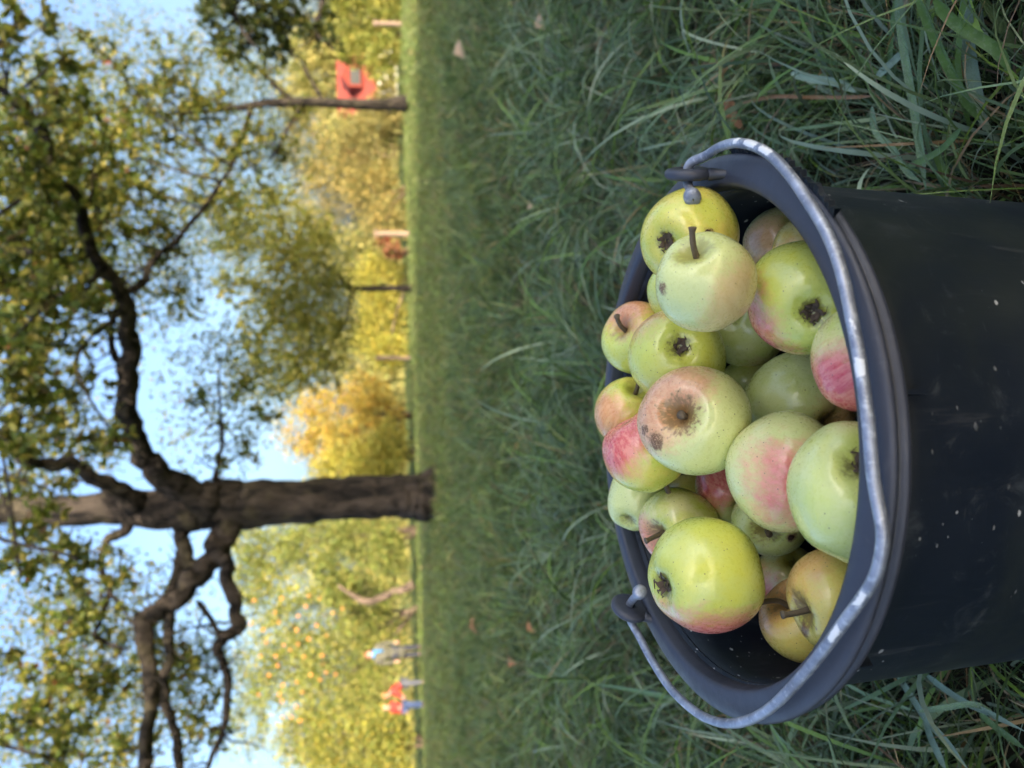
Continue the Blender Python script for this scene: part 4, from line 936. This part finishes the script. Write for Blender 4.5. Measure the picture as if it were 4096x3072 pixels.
grass('lawn_edge_grass', 45000, 13.5, 34.0, (.07, .14), (.014, .026), GP_FAR, 3, 'sunlit lawn running up to the trees')

t = NT('dewy_blade'); c = t.attr('tint'); pz = t.pos()
vd = t.voro(pz, 900.0); dm = t.rng(vd, .45, .25)
c2 = t.mix(t.math('MULTIPLY', t.noise(pz, 50, 3), .6), c, t.mix(.5, c, (0.03, 0.06, 0.01))); c2 = t.mix(t.math('MULTIPLY', dm, .35), c2, (0.45, 0.52, 0.48))
M['dewy'] = t.done(t.bsdf(c2, t.rng(dm, 0, 1, .5, .12), 0, t.bump(dm, .7, .0012), .6))
# broad single blades lying round the bucket
def q4(x, y): return (3000 + .4955 * x, .4955 * y)
def q7(x, y): return (3300 + .405 * x, 2400 + .405 * y)
def q6(x, y): return (1600 + .4973 * x, 2247 + .4973 * y)
G1 = (0.10, 0.19, 0.045); G2 = (0.13, 0.22, 0.10); G3 = (0.20, 0.29, 0.20); G4 = (0.13, 0.22, 0.04)
BL = [
 (q4, [(1185, -60), (1205, 150), (1240, 400), (1290, 700), (1340, 1000), (1385, 1300), (1420, 1540)], 56, .10, .05, G2, 'longest broad grass blade, running from the right edge to the bucket wall', None),
 (q4, [(1340, -40), (1450, 230), (1560, 470), (1680, 700), (1790, 880), (1920, 1010)], 58, .11, .04, G1, 'broad green blade slanting beside the longest blade at the right edge', 'R'),
 (q4, [(1735, -40), (1750, 300), (1790, 600), (1850, 900), (1885, 1040)], 92, .09, .03, G3, 'widest silvery grass blade beaded with dew right of the bucket', None),
 (q4, [(1490, 0), (1620, 160), (1800, 280), (2000, 420), (2110, 600)], 72, .12, .07, G1, 'curved green blade overlapping the widest silvery blade', 'R'),
 (q4, [(1175, -30), (1140, 300), (1125, 600), (1095, 900)], 36, .08, .04, G1, 'narrow green blade left of the longest blade, near the right edge', 'R'),
 (q4, [(270, -30), (100, 240), (-60, 420), (-200, 620)], 44, .09, .05, G4, 'bright lime blade at the right edge above the handle', 'R'),
 (q4, [(330, 590), (500, 635), (700, 668), (860, 745)], 52, .07, .05, G3, 'silvery folded blade lying flat above the handle bend', 'R'),
 (q4, [(1015, 625), (1150, 500), (1295, 365)], 52, .06, .06, G3, 'short silvery blade tip between the narrow and longest blades', 'R'),
 (q4, [(985, 860), (1010, 1060), (1150, 1200), (1260, 1380), (1385, 1475)], 44, .07, .04, G2, 'twisted grey-green blade ending at the bucket wall', 'R'),
 (q4, [(1490, 1220), (1560, 1380), (1650, 1580)], 56, .06, .03, G4, 'short lime-green stub of a blade touching the bucket wall', 'R'),
 (q4, [(1700, 1040), (1560, 1190), (1400, 1290), (1250, 1345)], 46, .08, .07, G1, 'curved green blade crossing over the longest blade', 'R'),
 (q7, [(700, 720), (850, 950), (1000, 1180), (1180, 1380), (1420, 1680)], 62, .05, .11, G3, 'long silvery dewy blade nearest the lower left of the bucket', 'L'),
 (q7, [(980, 725), (1180, 880), (1400, 1020), (1600, 1110), (1980, 1300)], 52, .05, .10, G3, 'silvery blade arching away from the bucket foot on the left', 'L'),
 (q7, [(980, 1180), (1060, 1400), (1200, 1690)], 62, .05, .08, G3, 'second silvery blade crossing the long dewy blade', 'L'),
 (q7, [(930, 1100), (1200, 1062), (1450, 1030), (1650, 1090)], 46, .10, .08, G2, 'green blade with brown tip pointing at the bucket', 'L'),
 (q7, [(1530, 1125), (1700, 1270), (1980, 1475)], 52, .09, .10, G1, 'green blade in the corner farthest from the rim', 'L'),
 (q7, [(190, 820), (420, 940), (650, 1020), (900, 1100)], 30, .07, .05, G2, 'thin grey-green blade emerging under the rim on the left', 'L'),
 (q6, [(1550, 983), (1800, 1020), (2000, 1060), (2190, 1092)], 50, .12, .10, G1, 'broad pale grass blade reaching out behind the left handle', None),
 (q4, [(-60, 830), (200, 780), (500, 785), (800, 785), (1040, 772)], 26, .07, .05, (0.26, 0.13, 0.05), 'tan dead grass stalk lying right of the bucket', None),
]
for fn, pts, wpx, h0, h1, col, lab, grp in BL:
    sc = .4955 if fn is q4 else (.405 if fn is q7 else .4973)
    hs = np.linspace(h0, h1, len(pts)); p3 = np.array([at_h(*fn(*p), h) for p, h in zip(pts, hs)]); p3 = smooth_path(p3, 6)
    n = len(p3); tg = np.gradient(p3, axis=0); tg /= np.linalg.norm(tg, axis=1)[:, None]
    toC = CAM - p3; toC /= np.linalg.norm(toC, axis=1)[:, None]; nrm = toC * .6 + np.array([0, 0, .6]); sd = np.cross(tg, nrm); sd /= np.linalg.norm(sd, axis=1)[:, None]
    nn = np.cross(sd, tg); tt = np.linspace(0, 1, n)
    wd = wpx * sc / F * np.linalg.norm(p3 - CAM, axis=1) * .5
    wd = wd * np.clip(tt * 6 + .35, 0, 1) * np.clip((1 - tt) * 5 + .1, 0, 1)
    if fn is q6: wd = wd * (.15 + .85 * tt)
    V = np.stack([p3 - sd * wd[:, None], p3 - nn * wd[:, None] * .35, p3 + sd * wd[:, None]], 1).reshape(-1, 3)
    fc = []
    for i in range(n - 1):
        b = i * 3; fc += [(b, b + 1, b + 4, b + 3), (b + 1, b + 2, b + 5, b + 4)]
    cc = np.repeat((np.array(col)[None] * rng.uniform(.85, 1.15, (n, 1)))[:, None], 3, 1); cc[:, 1] *= 1.15
    o = link('grass_blade', mesh_np('grass_blade', V, np.array(fc), True, cc.reshape(-1, 3)), M['dewy' if col is G3 or col is G2 else 'grass'])
    tag(o, lab or ('broad flat grass blade lying right of the bucket' if grp == 'R' else 'broad dewy grass blade lying left of the bucket foot'), 'grass blade', 'broad blades right of the bucket' if grp == 'R' else ('broad blades left of the bucket' if grp == 'L' else None))

# fallen leaves and a clover head
M['dead_leaf'] = simple_mat('dead_leaf', (0.30, 0.13, 0.05), .7, .4, 90, .4, 0, .001)
M['dead_pale'] = simple_mat('dead_leaf_pale', (0.42, 0.28, 0.17), .7, .35, 90, .4, 0, .001)
def fallen(px, py, h, L, wd, ang, mat, label):
    c = at_h(px, py, h); u = np.array([math.cos(ang), math.sin(ang), .15]); u /= np.linalg.norm(u); s = np.cross([0, -.35, .94], u); s /= np.linalg.norm(s); nn = np.cross(u, s)
    V = []; n = 9
    for i in range(n):
        tt = i / (n - 1); w = wd * math.sin(math.pi * min(1, tt * .96 + .02)) ** .8 * (1 + .2 * math.sin(i * 2.1)); cur = L * .15 * math.sin(tt * 3.1)
        p = c + u * L * (tt - .5) + nn * cur; V += [p - s * w + nn * w * .5, p, p + s * w + nn * w * .35]
    fc = []
    for i in range(n - 1): b = i * 3; fc += [(b, b + 1, b + 4, b + 3), (b + 1, b + 2, b + 5, b + 4)]
    o = link('fallen_leaf', mesh_py('fallen_leaf', V, fc), M[mat]); tag(o, label, 'leaf', 'dead leaves in the grass')
fallen(2945, 440, .06, .055, .009, .3, 'dead_leaf', 'long rust-brown dead leaf in the grass near the right handle ear')
fallen(2125, 822, .06, .035, .012, 1.2, 'dead_pale', 'pale tan dead leaf in the grass up and right of the bucket')
fallen(2170, 85, .06, .06, .018, .6, 'dead_pale', 'large pale dead leaf in the grass near the right edge')
fallen(2115, 1755, .05, .05, .012, 2.0, 'dead_leaf', 'orange-brown dead leaf straight behind the bucket')
fallen(2130, 2500, .05, .06, .016, .9, 'dead_leaf', 'curled orange leaf in the grass behind the left handle ear')
fallen(1855, 190, .05, .14, .04, .4, 'dead_pale', 'pale dead leaf on the lawn towards the sunlit strip')
fallen(2050, 2640, .05, .07, .02, 1.6, 'dead_leaf', 'brown dead leaf on the lawn beyond the left handle')
fallen(1905, 2500, .05, .10, .03, .2, 'dead_leaf', 'rusty dead leaf on the lawn below the people')

# ------------------------------------------------------------------ people beyond the lawn
M['skin'] = simple_mat('skin', (0.55, 0.31, 0.22), .55, .08, 20, .05)
M['hair'] = simple_mat('hair', (0.30, 0.12, 0.04), .6, .3, 40, .3)
M['hair_fair'] = simple_mat('hair_fair', (0.52, 0.34, 0.12), .6, .3, 40, .3)
M['coat'] = simple_mat('coat_olive', (0.095, 0.088, 0.060), .9, .12, 15, .2)
M['scarf'] = simple_mat('scarf_blue', (0.06, 0.24, 0.50), .9, .15, 30, .3)
M['dark_cloth'] = simple_mat('dark_cloth', (0.03, 0.03, 0.04), .9, .2, 20, .2)
M['red_cloth'] = simple_mat('red_cloth', (0.42, 0.04, 0.025), .8, .12, 20, .2)
M['grey_cloth'] = simple_mat('grey_cloth', (0.10, 0.10, 0.115), .9, .12, 20, .2)
M['jeans'] = simple_mat('jeans', (0.05, 0.075, 0.16), .9, .2, 40, .2)
def skin_mesh(name, J, E, mat, parent, sub=2):
    names = list(J); me = bpy.data.meshes.new(name); me.from_pydata([J[n][0] for n in names], [(names.index(a), names.index(b)) for a, b in E], []); me.update()
    o = bpy.data.objects.new(name, me); COL.objects.link(o)
    sk = o.modifiers.new('skin', 'SKIN'); ss = o.modifiers.new('sub', 'SUBSURF'); ss.levels = sub; ss.render_levels = sub
    if not me.skin_vertices: 
        bpy.context.view_layer.objects.active = o
    for i, n in enumerate(names):
        r = J[n][1]; me.skin_vertices[0].data[i].radius = (r, r) if np.ndim(r) == 0 else r
        me.skin_vertices[0].data[i].use_root = (i == 0)
    dg = bpy.context.evaluated_depsgraph_get(); m2 = bpy.data.meshes.new_from_object(o.evaluated_get(dg)); bpy.data.objects.remove(o)
    m2.name = name; m2.polygons.foreach_set('use_smooth', np.ones(len(m2.polygons), bool))
    return link_local(name, m2, mat, parent)
def link_local(name, me, mat, parent):
    me.materials.clear(); me.materials.append(mat); c = bpy.data.objects.new(name, me); COL.objects.link(c); c.parent = parent; return c
def ball(name, c, r, mat, parent, squash=(1, 1, 1), cut=None):
    bm = bmesh.new(); bmesh.ops.create_icosphere(bm, subdivisions=3, radius=1)
    for v in bm.verts:
        v.co = Vector((v.co.x * r * squash[0], v.co.y * r * squash[1], v.co.z * r * squash[2])) + Vector(c)
    if cut: bmesh.ops.delete(bm, geom=[v for v in bm.verts if cut(v.co)], context='VERTS')
    me = bpy.data.meshes.new(name); bm.to_mesh(me); bm.free(); me.polygons.foreach_set('use_smooth', np.ones(len(me.polygons), bool)); return link_local(name, me, mat, parent)

def person(label, loc, h, yaw, top, bottom, hair, scarf=None, coat_len=.0, bend=0.0, armR=None, armL=None, shoe='dark_cloth', stride=.05):
    root = empty('person', loc); root.rotation_euler = (0, 0, yaw); tag(root, label, 'person')
    k = h; hd = .066 * k
    def B(z, y=0.0, x=0.0):     # bend the upper body forward about the hip
        z0 = .50; dz = z - z0
        if dz <= 0: return (x * k, y * k, z * k)
        return (x * k, (y * math.cos(bend) - dz * math.sin(bend)) * k, (z0 + dz * math.cos(bend) + y * math.sin(bend)) * k)
    armR = armR or [(.135, .80, 0), (.165, .63, .01), (.16, .48, -.04)]; armL = armL or [(-.135, .80, 0), (-.165, .63, .01), (-.16, .48, -.04)]
    J = {'pelvis': (B(.52), .085 * k), 'waist': (B(.62), .075 * k), 'chest': (B(.74), .085 * k), 'neck0': (B(.82), .045 * k), 'neck': (B(.855), .030 * k), 'jaw': (B(.885, -.008), .048 * k), 'head': (B(.93), (.060 * k, .068 * k)), 'crown': (B(.975), .045 * k)}
    E = [('pelvis', 'waist'), ('waist', 'chest'), ('chest', 'neck0'), ('neck0', 'neck'), ('neck', 'jaw'), ('jaw', 'head'), ('head', 'crown')]
    for s, arm in ((1, armR), (-1, armL)):
        n = 'R' if s > 0 else 'L'
        pts = [B(a[1], a[2], a[0]) for a in arm]
        J['sh' + n] = (pts[0], .038 * k); J['el' + n] = (pts[1], .028 * k); J['wr' + n] = (pts[2], .020 * k)
        d = np.array(pts[2]) - np.array(pts[1]); d /= np.linalg.norm(d); J['pa' + n] = (tuple(np.array(pts[2]) + d * .045 * k), (.022 * k, .012 * k))
        E += [('chest', 'sh' + n), ('sh' + n, 'el' + n), ('el' + n, 'wr' + n), ('wr' + n, 'pa' + n)]
        J['hip' + n] = ((s * .05 * k, 0, .49 * k), .060 * k); J['kn' + n] = ((s * .055 * k, -(stride * s) * k * .6, .27 * k), .042 * k); J['an' + n] = ((s * .06 * k, -(stride * s) * k * .3, .045 * k), .028 * k); J['to' + n] = ((s * .065 * k, (-stride * s * .3 - .10) * k, .02 * k), .022 * k)
        E += [('pelvis', 'hip' + n), ('hip' + n, 'kn' + n), ('kn' + n, 'an' + n), ('an' + n, 'to' + n)]
    body = skin_mesh('body', J, E, M['skin'], root)
    # fingers: five short tapered chains from the palm
    for n, s in (('R', 1), ('L', -1)):
        pa = np.array(J['pa' + n][0]); wr = np.array(J['wr' + n][0]); d = pa - wr; d /= np.linalg.norm(d); side = np.cross(d, [0.0, 1, 0.2]); side /= np.linalg.norm(side); mb = MB()
        for i, (off, L) in enumerate(((-.014, .030), (-.005, .036), (.005, .034), (.013, .027))):
            b = pa + side * off * k; mb.tube(smooth_path([b, b + d * L * .55 * k, b + d * L * k + np.array([0, -.008 * k, 0])], 3), np.linspace(.0055, .004, 7) * k, 6)
        b = wr + d * .012 * k - side * .012 * k; mb.tube(smooth_path([b, b + d * .016 * k - side * .012 * k, b + d * .034 * k - side * .014 * k], 3), np.linspace(.006, .0045, 7) * k, 6)
        link_local('fingers', mb.mesh('fingers'), M['skin'], body)
    # face: nose, eyes, mouth
    hc = np.array(J['head'][0]); fwd = np.array(B(.93, -.07)) - hc; fwd /= np.linalg.norm(fwd); upv = np.array(J['crown'][0]) - hc; upv /= np.linalg.norm(upv); sd = np.cross(fwd, upv)
    mb = MB(); mb.tube([hc + fwd * .058 * k + upv * .008 * k, hc + fwd * .074 * k - upv * .016 * k, hc + fwd * .060 * k - upv * .022 * k], [.004 * k, .010 * k, .006 * k], 8); link_local('nose', mb.mesh('nose'), M['skin'], body)
    for s in (-1, 1): ball('eye', hc + fwd * .060 * k + upv * .006 * k + sd * s * .022 * k, .008 * k, M['dark_cloth'], body)
    for s in (-1, 1): ball('ear', hc + sd * s * .062 * k - upv * .006 * k, .014 * k, M['skin'], body, (.4, .8, 1.1))
    ball('mouth', hc + fwd * .052 * k - upv * .040 * k, .014 * k, M['red_cloth'], body, (1, .6, .3))
    ball('hair', hc + upv * .012 * k - fwd * .010 * k, .078 * k, M[hair], root, (1, 1.05, 1.02), lambda v: (np.array(v) - hc) @ fwd > .020 * k and (np.array(v) - hc) @ upv < .035 * k)
    g = 1.28
    T = {n: (J[n][0], (J[n][1] * g if np.ndim(J[n][1]) == 0 else J[n][1])) for n in ('pelvis', 'waist', 'chest', 'neck0', 'shR', 'elR', 'wrR', 'shL', 'elL', 'wrL')}
    ET = [e for e in E if e[0] in T and e[1] in T]
    if coat_len:
        T['hem'] = ((0, 0, (.5 - coat_len) * k), (.125 * k, .105 * k)); ET.append(('pelvis', 'hem'))
    skin_mesh('coat' if coat_len else 'jacket', T, ET, M[top], root)
    P_ = {n: (J[n][0], J[n][1] * 1.22) for n in ('pelvis', 'hipR', 'knR', 'anR', 'hipL', 'knL', 'anL')}
    skin_mesh('trousers', P_, [e for e in E if e[0] in P_ and e[1] in P_], M[bottom], root)
    for n in 'RL':
        a = np.array(J['an' + n][0]); b = np.array(J['to' + n][0]); mb = MB(); mb.tube(smooth_path([a + [0, .02 * k, -.012 * k], (a + b) / 2 + [0, 0, -.004 * k], b + [0, -.01 * k, 0]], 4), np.linspace(.034, .024, 9) * k, 10); link_local('shoe', mb.mesh('shoe'), M[shoe], root)
    if scarf:
        c = np.array(B(.845)); ring = [c + np.array([math.cos(a) * .055 * k, math.sin(a) * .055 * k, .006 * math.sin(2 * a) * k]) for a in np.linspace(0, 6.28, 20)]
        mb = MB(); mb.tube(ring, .026 * k, 10); mb.tube([c + [.02 * k, -.07 * k, 0], c + [.03 * k, -.10 * k, -.08 * k], c + [.03 * k, -.10 * k, -.16 * k]], [.02 * k, .024 * k, .02 * k], 8); link_local('scarf', mb.mesh('scarf'), M[scarf], root)
    return root
def stand(dy, Y):
    p = at(900, dy, Y); return (float(p[0]), Y, float(ground_z(p[0], Y)))
person('adult in olive coat and blue scarf standing beside the fruit-hung tree', stand(1405, 21.5), 1.66, .5, 'coat', 'dark_cloth', 'hair', 'scarf', .22)
person('child in red jacket and grey trousers stooping with arms forward', stand(1474, 21.0), 1.25, -.9, 'red_cloth', 'grey_cloth', 'hair', bend=.55, armR=[(.12, .80, 0), (.14, .70, -.12), (.10, .66, -.24)], armL=[(-.12, .80, 0), (-.14, .70, -.12), (-.10, .66, -.24)])
person('child in red jacket and blue jeans standing leftmost of the three people', stand(1522, 21.2), 1.20, -.3, 'red_cloth', 'jeans', 'hair_fair', armR=[(.12, .80, 0), (.17, .68, -.06), (.12, .62, -.16)])
